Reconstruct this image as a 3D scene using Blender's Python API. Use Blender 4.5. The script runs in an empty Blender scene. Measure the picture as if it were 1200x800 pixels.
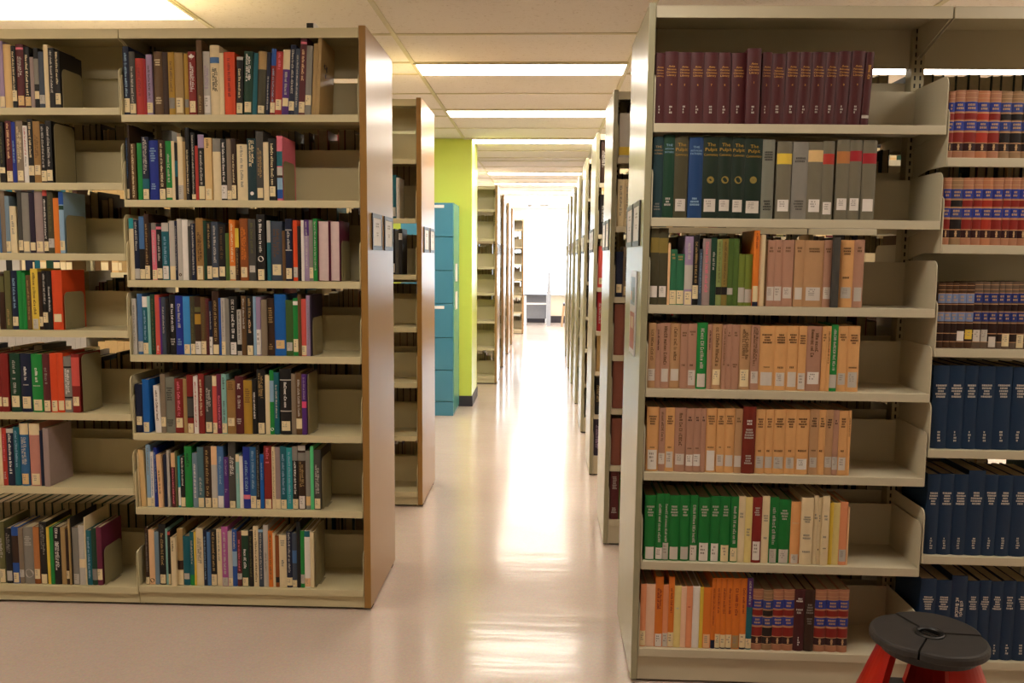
# library stacks: double-sided steel bookcases either side of a polished aisle
EXPOSURE = 0.8
LIGHT_E = 9.0
AISLE_E = 15.0
PANE_E = 8.0

COLTXT = '''navy:161f3a:navy;dkgrey:4a4843:dark grey;red:b8382c:red;crimson:a8242c:crimson;lavender:a58fb0:lavender;brown:664a2a:brown;dkbrown:3a2416:dark brown;mustard:b58d30:mustard;tan:b0925e:tan;dkred:8a2620:dark red;ltgrey:c4beb4:light grey;cream:ecd9ae:cream;vermilion:e04e22:orange-red;black:1b1918:black;dkgreen:173f2b:dark green;teal:15626f:teal;dkolive:4a4630:dark olive;purple:552d7c:purple;slate:3f4a5a:slate;maroon:5c2226:maroon;grey:8b877e:grey;green:1d8a3c:green;royal:1f3290:royal blue;dkteal:1c3a40:dark teal;buff:e4c084:buff;taupe:8a7a66:taupe;olivegreen:4e6a2c:olive green;orange:e5802c:orange;rust:94501f:rust brown;white:f0eae2:white;wine:6e2540:wine red;steel:4a74a8:steel blue;aqua:8cc0b8:pale aqua;coral:d8584e:coral;sky:3e92d4:sky blue;blue:2454a4:blue;ltbrown:a07a44:light brown;ltblue:92b4d0:light blue;cobalt:1462b4:bright blue;dkolivegreen:42602c:dark olive green;dkpurple:2c2034:dark purple;greygreen:7f8072:grey-green;pink:e8788c:pink;hotpink:e85080:pink;turquoise:2a9aa0:turquoise;greyblue:7c94a4:grey-blue;slateteal:4f727a:slate teal;steelblue:2a6494:steel blue;mauvegrey:a08c88:mauve grey;mint:5cd48c:mint green;mauve:b45c9c:mauve;peach:f0c494:peach;yellow:e8c848:yellow;olive:66643a:olive;copper:c07c44:copper;dustypink:c88878:dusty pink;oxblood:4c1d20:oxblood;gold:d8a050:gold;blackgreen:182a1e:black-green;khaki:8f7c3c:khaki;denim:1c4070:denim blue;olivegrey:77715e:olive grey;forest:2c6e4c:forest green;sage:8d9c5c:sage green;moss:748434:moss green;rosebuff:b98c74:rose buff;buffbrown:c0966c:buff brown;apricot:e2ac70:apricot;brickred:782818:brick red;kelly:167a34:bright green;straw:ecd88c:straw yellow;ltorange:f4b474:light orange;salmon:ee9e70:salmon;palepeach:f8ceae:pale peach;bluecloth:14304e:navy cloth;pale:d8cfc4:pale;law1:9c2c24:red and blue banded;law2:4a403c:black and blue banded;law3:b03a2c:bright red and blue banded;law4:3c2418:brown and pale blue banded;law6:8a5040:reddish-brown banded;law5:3c2418:brown and deep blue banded'''
CAMROWS = [[0.999226, 0.038789, 0.006469], [-0.010189, 0.096474, 0.995283], [0.037982, -0.994579, 0.096795]]
import bpy, bmesh, math, random
from mathutils import Vector, Matrix
random.seed(7)
SC = bpy.context.scene
COLL = SC.collection
PI = math.pi

# ------------------------------------------------------------------ materials
MATS = {}
def s2l(v):
    v /= 255.0
    return v/12.92 if v <= .04045 else ((v+.055)/1.055)**2.4
def hexrgb(h):
    return tuple(s2l(int(h[i:i+2], 16)) for i in (0, 2, 4))
def material(name, hexcol, rough=.5, metal=0, spec=.5, noise=.06, nscale=25, coat=0):
    if name in MATS: return MATS[name]
    m = bpy.data.materials.new(name); m.use_nodes = True
    nt = m.node_tree; b = nt.nodes['Principled BSDF']
    rgb = hexrgb(hexcol)
    b.inputs['Roughness'].default_value = rough
    b.inputs['Metallic'].default_value = metal
    b.inputs['Specular IOR Level'].default_value = spec
    b.inputs['Coat Weight'].default_value = coat
    if noise:
        tc = nt.nodes.new('ShaderNodeTexCoord'); n = nt.nodes.new('ShaderNodeTexNoise')
        n.inputs['Scale'].default_value = nscale; n.inputs['Detail'].default_value = 3
        r = nt.nodes.new('ShaderNodeMix'); r.data_type = 'RGBA'
        r.inputs['A'].default_value = tuple(c*(1-noise*1.6) for c in rgb)+(1,)
        r.inputs['B'].default_value = tuple(min(1, c*(1+noise*1.6)) for c in rgb)+(1,)
        nt.links.new(tc.outputs['Object'], n.inputs['Vector'])
        nt.links.new(n.outputs['Fac'], r.inputs['Factor'])
        nt.links.new(r.outputs['Result'], b.inputs['Base Color'])
    else:
        b.inputs['Base Color'].default_value = rgb+(1,)
    MATS[name] = m
    return m
def emitter(name, rgb, strength):
    m = bpy.data.materials.new(name); m.use_nodes = True
    nt = m.node_tree; nt.nodes.remove(nt.nodes['Principled BSDF'])
    e = nt.nodes.new('ShaderNodeEmission')
    e.inputs['Color'].default_value = rgb+(1,); e.inputs['Strength'].default_value = strength
    nt.links.new(e.outputs[0], nt.nodes['Material Output'].inputs['Surface'])
    MATS[name] = m
    return m
COLOURS = {}
for part in COLTXT.split(';'):
    if part.strip():
        k, h, w = part.strip().split(':'); COLOURS[k] = (h, w)
def cmat(key):
    return material('cover_'+key, COLOURS[key][0], .5, 0, .4, .05, 40)

M_SHELF = material('shelf_paint', 'd6caa0', .42, 0, .5, .03, 6)
M_INNER = M_SHELF
M_LIP = material('shelf_paint_grey', 'cdc4a8', .42, 0, .5, .03, 6)
M_PLATE = M_LIP
M_BROWN = material('brown_panel_enamel', 'a37a40', .3, 0, .38, .03, 4)
M_OLIVE = material('olive_panel_enamel', 'a09b7c', .27, 0, .6, .03, 4)
M_PAGES = material('paper_edges', 'b7a888', .8, 0, .2, .12, 60)
M_TAG = {'cream': material('tag_cream', 'efdcae', .6), 'white': material('tag_white', 'ebe4dc', .6)}
M_INK = material('ink_black', '2a2622', .7, 0, .2, 0)
M_BOOKEND = material('bookend_steel', '8e8563', .4, 0, .5, .03, 8)
M_BLACK = material('frame_black', '1c1716', .4)
M_CARD = material('card_white', 'f2f0ee', .6, 0, .3, .01)
M_DARK = material('slot_dark', '1a1812', .8, 0, .1, 0)

# ------------------------------------------------------------------ mesh helpers
class MB:
    """collects quads, boxes and outlines into one mesh with material slots"""
    def __init__(s): s.v = []; s.f = []; s.mi = []; s.mats = []
    def slot(s, m):
        if m not in s.mats: s.mats.append(m)
        return s.mats.index(m)
    def face(s, pts, m):
        n = len(s.v); s.v += [tuple(p) for p in pts]
        s.f.append(tuple(range(n, n+len(pts)))); s.mi.append(s.slot(m))
    def mesh(s, verts, faces, m):
        n = len(s.v); s.v += [tuple(p) for p in verts]; k = s.slot(m)
        for f in faces: s.f.append(tuple(i+n for i in f)); s.mi.append(k)
    def box(s, lo, hi, m, bev=0):
        if bev:
            bm = bmesh.new(); bmesh.ops.create_cube(bm, size=1)
            for v in bm.verts:
                v.co = Vector([lo[i]+(v.co[i]+.5)*(hi[i]-lo[i]) for i in range(3)])
            bmesh.ops.bevel(bm, geom=bm.edges[:], offset=bev, segments=2, profile=.6, affect='EDGES')
            bm.verts.index_update()
            s.mesh([v.co[:] for v in bm.verts], [[v.index for v in f.verts] for f in bm.faces], m)
            bm.free(); return
        x0, y0, z0 = lo; x1, y1, z1 = hi
        v = [(x0,y0,z0),(x1,y0,z0),(x1,y1,z0),(x0,y1,z0),(x0,y0,z1),(x1,y0,z1),(x1,y1,z1),(x0,y1,z1)]
        s.mesh(v, [(0,3,2,1),(4,5,6,7),(0,1,5,4),(1,2,6,5),(2,3,7,6),(3,0,4,7)], m)
    def prism(s, poly, axis, a, b, m):
        """poly: 2-D outline in the two other axes, extruded a..b along axis (0 x, 1 y, 2 z)"""
        def P(p, t):
            q = list(p); q.insert(axis, t); return tuple(q)
        n = len(poly)
        vs = [P(p, a) for p in poly]+[P(p, b) for p in poly]
        fs = [tuple(range(n-1, -1, -1)), tuple(range(n, 2*n))]
        fs += [(i, (i+1) % n, n+(i+1) % n, n+i) for i in range(n)]
        s.mesh(vs, fs, m)
    def build(s, name, parent=None, loc=None, smooth=False):
        me = bpy.data.meshes.new(name)
        me.from_pydata(s.v, [], s.f)
        for m in s.mats: me.materials.append(m)
        me.polygons.foreach_set('material_index', s.mi)
        if smooth: me.polygons.foreach_set('use_smooth', [True]*len(me.polygons))
        me.update()
        o = bpy.data.objects.new(name, me); COLL.objects.link(o)
        if parent: o.parent = parent
        if loc: o.location = loc
        return o
def share(name, o, parent, loc=(0, 0, 0), rotz=0):
    c = o.copy(); c.name = name; COLL.objects.link(c); c.parent = parent
    c.location = loc; c.rotation_euler = (0, 0, rotz); return c
def thing(name, label, cat, loc=(0, 0, 0), group=None):
    o = bpy.data.objects.new(name, None); COLL.objects.link(o)
    o.empty_display_size = .05; o.location = loc
    o['label'] = label; o['category'] = cat
    if group: o['group'] = group
    return o
def tag(o, label, cat, group=None):
    o['label'] = label; o['category'] = cat
    if group: o['group'] = group
    return o
def struct(o): o['kind'] = 'structure'; return o

# ------------------------------------------------------------------ room
HC = 2.5
XL, XR, YB, YF = -6.6, 6.8, -6.0, 18.75
def floor_material():
    m = bpy.data.materials.new('polished_terrazzo'); m.use_nodes = True
    nt = m.node_tree; L = nt.links; b = nt.nodes['Principled BSDF']
    tc = nt.nodes.new('ShaderNodeTexCoord')
    n1 = nt.nodes.new('ShaderNodeTexNoise'); n1.inputs['Scale'].default_value = 1.6; n1.inputs['Detail'].default_value = 6
    n2 = nt.nodes.new('ShaderNodeTexVoronoi'); n2.inputs['Scale'].default_value = 160
    n3 = nt.nodes.new('ShaderNodeTexNoise'); n3.inputs['Scale'].default_value = 5; n3.inputs['Detail'].default_value = 3
    mp = nt.nodes.new('ShaderNodeMapping'); mp.inputs['Scale'].default_value = (.5, 3.2, 1)
    for n in (n1, n2): L.new(tc.outputs['Object'], n.inputs['Vector'])
    L.new(tc.outputs['Object'], mp.inputs['Vector']); L.new(mp.outputs['Vector'], n3.inputs['Vector'])
    a = nt.nodes.new('ShaderNodeMix'); a.data_type = 'RGBA'
    a.inputs['A'].default_value = hexrgb('c9b5a6')+(1,); a.inputs['B'].default_value = hexrgb('dfcec1')+(1,)
    L.new(n1.outputs['Fac'], a.inputs['Factor'])
    c = nt.nodes.new('ShaderNodeMix'); c.data_type = 'RGBA'; c.blend_type = 'MULTIPLY'; c.inputs['Factor'].default_value = .12
    L.new(a.outputs['Result'], c.inputs['A']); L.new(n2.outputs['Color'], c.inputs['B'])
    L.new(c.outputs['Result'], b.inputs['Base Color'])
    r = nt.nodes.new('ShaderNodeMapRange')
    r.inputs['To Min'].default_value = .09; r.inputs['To Max'].default_value = .2
    L.new(n3.outputs['Fac'], r.inputs['Value']); L.new(r.outputs['Result'], b.inputs['Roughness'])
    bp = nt.nodes.new('ShaderNodeBump'); bp.inputs['Strength'].default_value = .05; bp.inputs['Distance'].default_value = .02
    L.new(n3.outputs['Fac'], bp.inputs['Height']); L.new(bp.outputs['Normal'], b.inputs['Normal'])
    b.inputs['Specular IOR Level'].default_value = .6
    return m
def ceiling_material():
    m = bpy.data.materials.new('acoustic_tile'); m.use_nodes = True
    nt = m.node_tree; L = nt.links; b = nt.nodes['Principled BSDF']
    tc = nt.nodes.new('ShaderNodeTexCoord')
    n = nt.nodes.new('ShaderNodeTexNoise'); n.inputs['Scale'].default_value = 55; n.inputs['Detail'].default_value = 4
    n.inputs['Roughness'].default_value = .75
    L.new(tc.outputs['Object'], n.inputs['Vector'])
    r = nt.nodes.new('ShaderNodeValToRGB')
    r.color_ramp.elements[0].position = .3; r.color_ramp.elements[0].color = hexrgb('d6c8b4')+(1,)
    r.color_ramp.elements[1].position = .42; r.color_ramp.elements[1].color = hexrgb('f6ede2')+(1,)
    L.new(n.outputs['Fac'], r.inputs['Fac']); L.new(r.outputs['Color'], b.inputs['Base Color'])
    b.inputs['Roughness'].default_value = .85
    return m
M_WALL = material('wall_paint', 'e4dcc8', .7, 0, .3, .02, 3)
M_LIME = material('lime_wall_paint', 'e2f268', .3, 0, .5, .02, 3)
M_BASE = material('rubber_baseboard', '33313a', .5)
mb = MB(); mb.box((XL, YB, -.1), (XR, YF, 0), floor_material()); struct(mb.build('floor'))
mb = MB(); mb.box((XL, YB, HC), (XR, YF, HC+.1), ceiling_material()); struct(mb.build('ceiling'))
mb = MB(); mb.box((XL-.1, YB, 0), (XL, YF, HC), M_WALL); struct(mb.build('wall_left'))
mb = MB(); mb.box((XR, YB, 0), (XR+.1, YF, HC), M_WALL); struct(mb.build('wall_right'))
mb = MB(); mb.box((XL, YB-.1, 0), (XR, YB, HC), M_WALL); struct(mb.build('wall_back'))
# far wall with a band of windows
ZS, ZT = .63, 2.42
mb = MB()
mb.box((XL, YF, 0), (XR, YF+.18, ZS), M_WALL); mb.box((XL, YF, ZT), (XR, YF+.18, HC), M_WALL)
WX = [(-6.0, -4.2), (-4.0, -2.2), (-2.0, -.9), (-.7, 1.1), (1.3, 3.1), (3.3, 5.1)]
edges = [XL]+[e for w in WX for e in w]+[XR]
for a, b in zip(edges[::2], edges[1::2]): mb.box((a, YF, ZS), (b, YF+.18, ZT), M_WALL)
struct(mb.build('wall_far'))
M_FRAME = material('window_frame_white', 'e8e8ea', .4)
M_PANE = emitter('daylit_window_pane', (.80, .90, 1.0), PANE_E)
for i, (a, b) in enumerate(WX):
    mb = MB(); t = .045
    mb.box((a, YF+.06, ZS), (b, YF+.12, ZS+t), M_FRAME); mb.box((a, YF+.06, ZT-t), (b, YF+.12, ZT), M_FRAME)
    mb.box((a, YF+.06, ZS+t), (a+t, YF+.12, ZT-t), M_FRAME); mb.box((b-t, YF+.06, ZS+t), (b, YF+.12, ZT-t), M_FRAME)
    w = struct(mb.build('window_%d' % (i+1)))
    mb = MB(); mb.box((a+t, YF+.08, ZS+t), (b-t, YF+.09, ZT-t), M_PANE); mb.build('pane', w)
mb = MB(); mb.box((XL, YF-.1, ZS-.025), (XR, YF+.01, ZS), M_FRAME, .004); struct(mb.build('trim_1'))
mb = MB(); mb.box((XL, YF-.012, 0), (XR, YF, .15), M_BASE); struct(mb.build('baseboard_far'))
# lime green column with its base
mb = MB(); mb.box((-1.75, 7.99, 0), (-.684, 8.6, HC), M_LIME, .006); struct(mb.build('wall_column'))
mb = MB(); mb.box((-1.755, 7.982, 0), (-.676, 8.608, .1), M_BASE, .002); struct(mb.build('baseboard_column'))

# suspended grid: slim tee bars
M_TEE = material('ceiling_tee', 'd8cca4', .5, 0, .5, .02)
ROW0 = 4.93
GX = [-5.06, -4.06, -2.84, -1.62, -.76, .46, 1.68, 2.9, 4.12, 5.34]
mb = MB()
for x in GX: mb.box((x-.012, YB, HC-.006), (x+.012, YF, HC+.001), M_TEE)
k = -8
while ROW0+1.524*k < YF:
    for off in (0, .305, .914):
        y = ROW0+1.524*k+off
        if YB < y < YF: mb.box((XL, y-.011, HC-.0045), (XR, y+.011, HC+.001), M_TEE)
    k += 1
struct(mb.build('trim_2'))
# recessed fluorescent troffers
M_LIGHT = emitter('fluorescent_diffuser', (1.0, .89, .76), LIGHT_E)
M_LIGHT2 = emitter('boosted_fluorescent_diffuser', (1.0, .89, .76), AISLE_E)  # aisle panels raised above otherwise identical fixtures to brighten aisle and ceiling
M_TRIM = material('light_trim', 'e6dec4', .4)
lens = {}
def troffer(x0, x1, y0, y1, label, ml=None):
    ml = ml or M_LIGHT
    t = thing('ceiling_light', label, 'ceiling light', ((x0+x1)/2, (y0+y1)/2, HC-.006), 'fluorescent lights in the ceiling grid')
    k = (round(x1-x0, 3), round(y1-y0, 3), ml.name)
    if k not in lens:
        a, b = k[0]/2, k[1]/2; e = .014
        f = MB()
        f.box((-a, -b, -.006), (a, -b+e, .004), M_TRIM); f.box((-a, b-e, -.006), (a, b, .004), M_TRIM)
        f.box((-a, -b+e, -.006), (-a+e, b-e, .004), M_TRIM); f.box((a-e, -b+e, -.006), (a, b-e, .004), M_TRIM)
        d = MB(); d.box((-a+e, -b+e, -.003), (a-e, b-e, .003), ml)
        lens[k] = (f.build('frame', t), d.build('diffuser', t))
    else:
        share('frame', lens[k][0], t); share('diffuser', lens[k][1], t)
ORD = ['zeroth', 'first', 'second', 'third', 'fourth', 'fifth', 'sixth', 'seventh', 'eighth', 'ninth', 'tenth', 'eleventh', 'twelfth', 'thirteenth',
       'fourteenth', 'fifteenth', 'sixteenth', 'seventeenth', 'eighteenth', 'nineteenth', 'twentieth']
TENS = {2: 'twenty', 3: 'thirty', 4: 'forty'}
def ordinal(n):
    if n <= 20: return ORD[n]
    t, u = divmod(n, 10)
    return (TENS[t][:-1]+'ieth') if u == 0 else TENS[t]+'-'+ORD[u]
n = 0
for k in range(-5, 9):
    y = ROW0+1.524*k
    if k in (-1, 3, -3, -4, -5): continue
    vis = k >= 0
    if vis: n += 1
    lab = ('lit fluorescent panel across the aisle ceiling, %s from the camera' % ordinal(n)) if vis else \
          'lit fluorescent panel in the ceiling behind the camera, %s row back' % ordinal(-k)
    troffer(-.76, .46, y, y+.305, lab, M_LIGHT2 if vis else None)
for col, (a, b) in {'left': (-2.84, -1.62), 'right': (1.68, 2.9), 'far left': (-5.06, -4.06), 'far right': (4.12, 5.34)}.items():
    for k in range(-5, 9):
        y = ROW0+1.524*k
        if col == 'left' and k == -1:
            troffer(a, b, 3.41, 4.02, 'wide bright fluorescent panel above the left bookcase top'); continue
        if (col == 'left' and k == 2) or k in (-3, -4, -5): continue
        troffer(a, b, y, y+.305, 'lit fluorescent panel over the %s stacks, %s row %s' % (col, ordinal(k+1 if k >= 0 else -k), 'ahead' if k >= 0 else 'behind camera'))

# ------------------------------------------------------------------ shelving
def arc(cx, cy, r, a0, a1, n=5):
    return [(cx+r*math.cos(math.radians(a0+(a1-a0)*i/n)), cy+r*math.sin(math.radians(a0+(a1-a0)*i/n))) for i in range(n+1)]
def bracket_mb(D, H, m, x0):
    poly = [(.0015, -.026), (.0015, H-.025)]+arc(.0265, H-.025, .025, 180, 90)+[(D, H), (D, -.045), (D*.55, -.026)]
    b = MB(); b.prism(poly, 0, x0, x0+.0032, m); return b
def shelf_mb(W, D, ml, mp, base):
    b = MB()
    b.box((.0034, .010, -.0025), (W-.0034, D, 0), mp)
    b.box((.0034, 0, -.027), (W-.0034, .011, .0004), ml, .0018)
    return b
def slotted_material():
    m = material('slotted_upright', 'b0a684', .45, 0, .5, 0)
    nt = m.node_tree; L = nt.links; b = nt.nodes['Principled BSDF']
    tc = nt.nodes.new('ShaderNodeTexCoord'); sp = nt.nodes.new('ShaderNodeSeparateXYZ'); L.new(tc.outputs['Object'], sp.inputs[0])
    def math_(op, a, bv):
        n = nt.nodes.new('ShaderNodeMath'); n.operation = op
        if hasattr(a, 'links'): L.new(a, n.inputs[0])
        else: n.inputs[0].default_value = a
        n.inputs[1].default_value = bv; return n.outputs[0]
    zf = math_('FRACT', math_('MULTIPLY', sp.outputs['Z'], 1/.0254), 0)
    slot = math_('LESS_THAN', zf, .55)
    xa = math_('ABSOLUTE', math_('SUBTRACT', math_('ABSOLUTE', sp.outputs['X'], 0), .009), 0)
    inx = math_('LESS_THAN', xa, .003)
    mul = nt.nodes.new('ShaderNodeMath'); mul.operation = 'MULTIPLY'; L.new(slot, mul.inputs[0]); L.new(inx, mul.inputs[1])
    mix = nt.nodes.new('ShaderNodeMix'); mix.data_type = 'RGBA'
    mix.inputs['A'].default_value = hexrgb('b0a684')+(1,); mix.inputs['B'].default_value = hexrgb('1c1a12')+(1,)
    L.new(mul.outputs[0], mix.inputs['Factor']); L.new(mix.outputs['Result'], b.inputs['Base Color'])
    return m
M_SLOT = slotted_material()
PROTO = {}
def glyph_rows(b, x0, x1, z0, z1, rows, put, m, seed):
    """rows of small letter strokes, too small to read"""
    rnd = random.Random(seed)
    for r in range(rows):
        zc = z1-(r+.5)*(z1-z0)/rows; h = (z1-z0)/rows*.55; x = x0+rnd.random()*(x1-x0)*.15
        while x < x1:
            w = h*(.35+rnd.random()*.5)
            if rnd.random() > .18: b.face([put(x, zc-h/2), put(min(x+w, x1), zc-h/2), put(min(x+w, x1), zc+h/2), put(x, zc+h/2)], m)
            x += w+h*.3
class Rack:
    """one double-sided range: end panel towards the aisle, bays, shelves on both faces"""
    def __init__(s, label, yf, ztop, panel, xdir, edges, zs, zs_rear, ml, mp, mpanel, tilt=0, depth=.53, detail=True, cards=None, slots=None, zrear_off=.0, group='steel library bookcases along the aisle'):
        s.tilt = tilt; s.px = panel[0] if xdir > 0 else panel[1]
        s.root = thing('bookcase', label, 'bookcase', (s.px, yf, 0), group)
        s.root.rotation_euler = (0, tilt, 0)
        X = lambda x: x-s.px
        b = MB(); b.box((X(panel[0]), 0, .012), (X(panel[1]), depth, ztop+.008), mpanel, .003)
        b.box((X(panel[0])+.004, .03, 0), (X(panel[1])-.004, .07, .014), M_DARK)
        b.box((X(panel[0])+.004, depth-.07, 0), (X(panel[1])-.004, depth-.03, .014), M_DARK)
        b.build('end_panel', s.root)
        lo, hi = min(e for w in edges for e in w), max(e for w in edges for e in w)
        yc = depth/2; D = yc-.026
        for bi, (x0, x1) in enumerate(edges):
            b = MB(); W = x1-x0; o = X(x0)
            b.box((o, .004, ztop-.003), (o+W, depth-.004, ztop), mp)
            b.box((o, .004, ztop-.036), (o+W, .012, ztop-.003), ml, .0015); b.box((o, depth-.012, ztop-.036), (o+W, depth-.004, ztop-.003), ml)
            b.box((o, yc-.003, ztop-.13), (o+W, yc+.003, ztop-.003), mp)
            for xx in (o+.002, o+W-.005):
                b.prism([(.012, ztop-.036), (.012, ztop-.003), (yc, ztop-.003), (yc, ztop-.11)], 0, xx, xx+.003, mp)
            b.build('canopy_top', s.root)
            b = MB()
            b.box((o, .012, .01), (o+W, .022, zs[bi][-1]-.027), ml); b.box((o, depth-.022, .01), (o+W, depth-.012, zs_rear[bi][-1]-.027), ml)
            b.box((o+.01, .03, 0), (o+W-.01, depth-.03, .012), M_DARK)
            b.build('base', s.root)
        ux = sorted({round(lo+.012, 3), round(hi-.012, 3)} | {round((edges[i][1]+edges[i+1][0])/2, 4) for i in range(len(edges)-1)})
        for x in ux:
            b = MB(); b.box((-.021, yc-.024, .012), (.021, yc+.024, ztop-.005), M_SLOT, .002)
            b.build('upright', s.root, (X(x), 0, 0))
        for bi, (x0, x1) in enumerate(edges):
            W = x1-x0
            for side in (0, 1):
                for i, z in enumerate(zs[bi] if side == 0 else zs_rear[bi]):
                    key = (round(W, 4), ml.name, detail)
                    loc = (X(x0), 0, z) if side == 0 else (X(x1), depth, z)
                    rz = 0 if side == 0 else PI
                    if key not in PROTO:
                        sm = shelf_mb(W, D, ml, mp, False)
                        bl = bracket_mb(D, .152, ml, 0); br = bracket_mb(D, .152, ml, W-.0032)
                        bs = MB(); bs.box((.0034, D-.0025, 0), (W-.0034, D, .146), mp)
                        if detail:
                            sh = sm.build('shelf', s.root, loc)
                            PROTO[key] = (sh, [bl.build('bracket', sh), br.build('bracket', sh), bs.build('back_stop', sh)])
                        else:
                            for q in (bl, br, bs):
                                for f, mi in zip(q.f, q.mi): sm.face([q.v[i] for i in f], q.mats[mi])
                            sh = sm.build('shelf', s.root, loc); PROTO[key] = (sh, [])
                        sh.rotation_euler = (0, 0, rz)
                    else:
                        sh = share('shelf', PROTO[key][0], s.root, loc, rz)
                        for p in PROTO[key][1]: share(p.name.split('.')[0], p, sh)
        # card holders on the aisle face of the end panel
        xa = X(panel[1]) if xdir < 0 else X(panel[0])
        sg = 1 if xdir < 0 else -1
        for ci, (ya, yb, za, zb) in enumerate(cards or []):
            kk = ('card', sg, round(yb-ya, 3), round(zb-za, 3))
            if kk not in PROTO:
                f = MB(); w, h = yb-ya, zb-za; e = .017
                def bb(y0, z0, y1, z1, x0, x1, m): f.box((min(sg*x0, sg*x1), y0, z0), (max(sg*x0, sg*x1), y1, z1), m)
                bb(0, 0, w, e, 0, .005, M_BLACK); bb(0, h-e, w, h, 0, .005, M_BLACK); bb(0, e, e, h-e, 0, .005, M_BLACK); bb(w-e, e, w, h-e, 0, .005, M_BLACK)
                fo = f.build('card_holder', s.root, (xa, ya, za))
                c = MB(); c.box((min(0, sg*.0035), e, e), (max(0, sg*.0035), w-e, h-e), M_CARD)
                put = lambda y, z: (sg*.0038, y if sg > 0 else w-y, z)
                mt = material('card_print', '9a948e', .7, 0, .2, 0)
                glyph_rows(c, w*.36, w*.66, h*.62, h*.76, 2, put, mt, 3); glyph_rows(c, w*.38, w*.62, h*.38, h*.5, 2, put, mt, 5)
                PROTO[kk] = (fo, c.build('card', fo))
            else:
                fo = share('card_holder', PROTO[kk][0], s.root, (xa, ya, za)); share('card', PROTO[kk][1], fo)
ZL = [1.934, 1.614, 1.307, 1.016, .705, .405, .085]
ZA = [1.960, 1.678, 1.408, 1.109, .781, .482, .077]
ZR = [1.822, 1.531, 1.256, .987, .714, .416, .120]
ZQ = [1.725, 1.458, 1.133, .809, .460, .110]
ZR1 = [1.875, 1.554, 1.22, .94, .68, .40, .13]  # next table, left bay top shelf: dark brown book is its neighbour's shaded side
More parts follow.
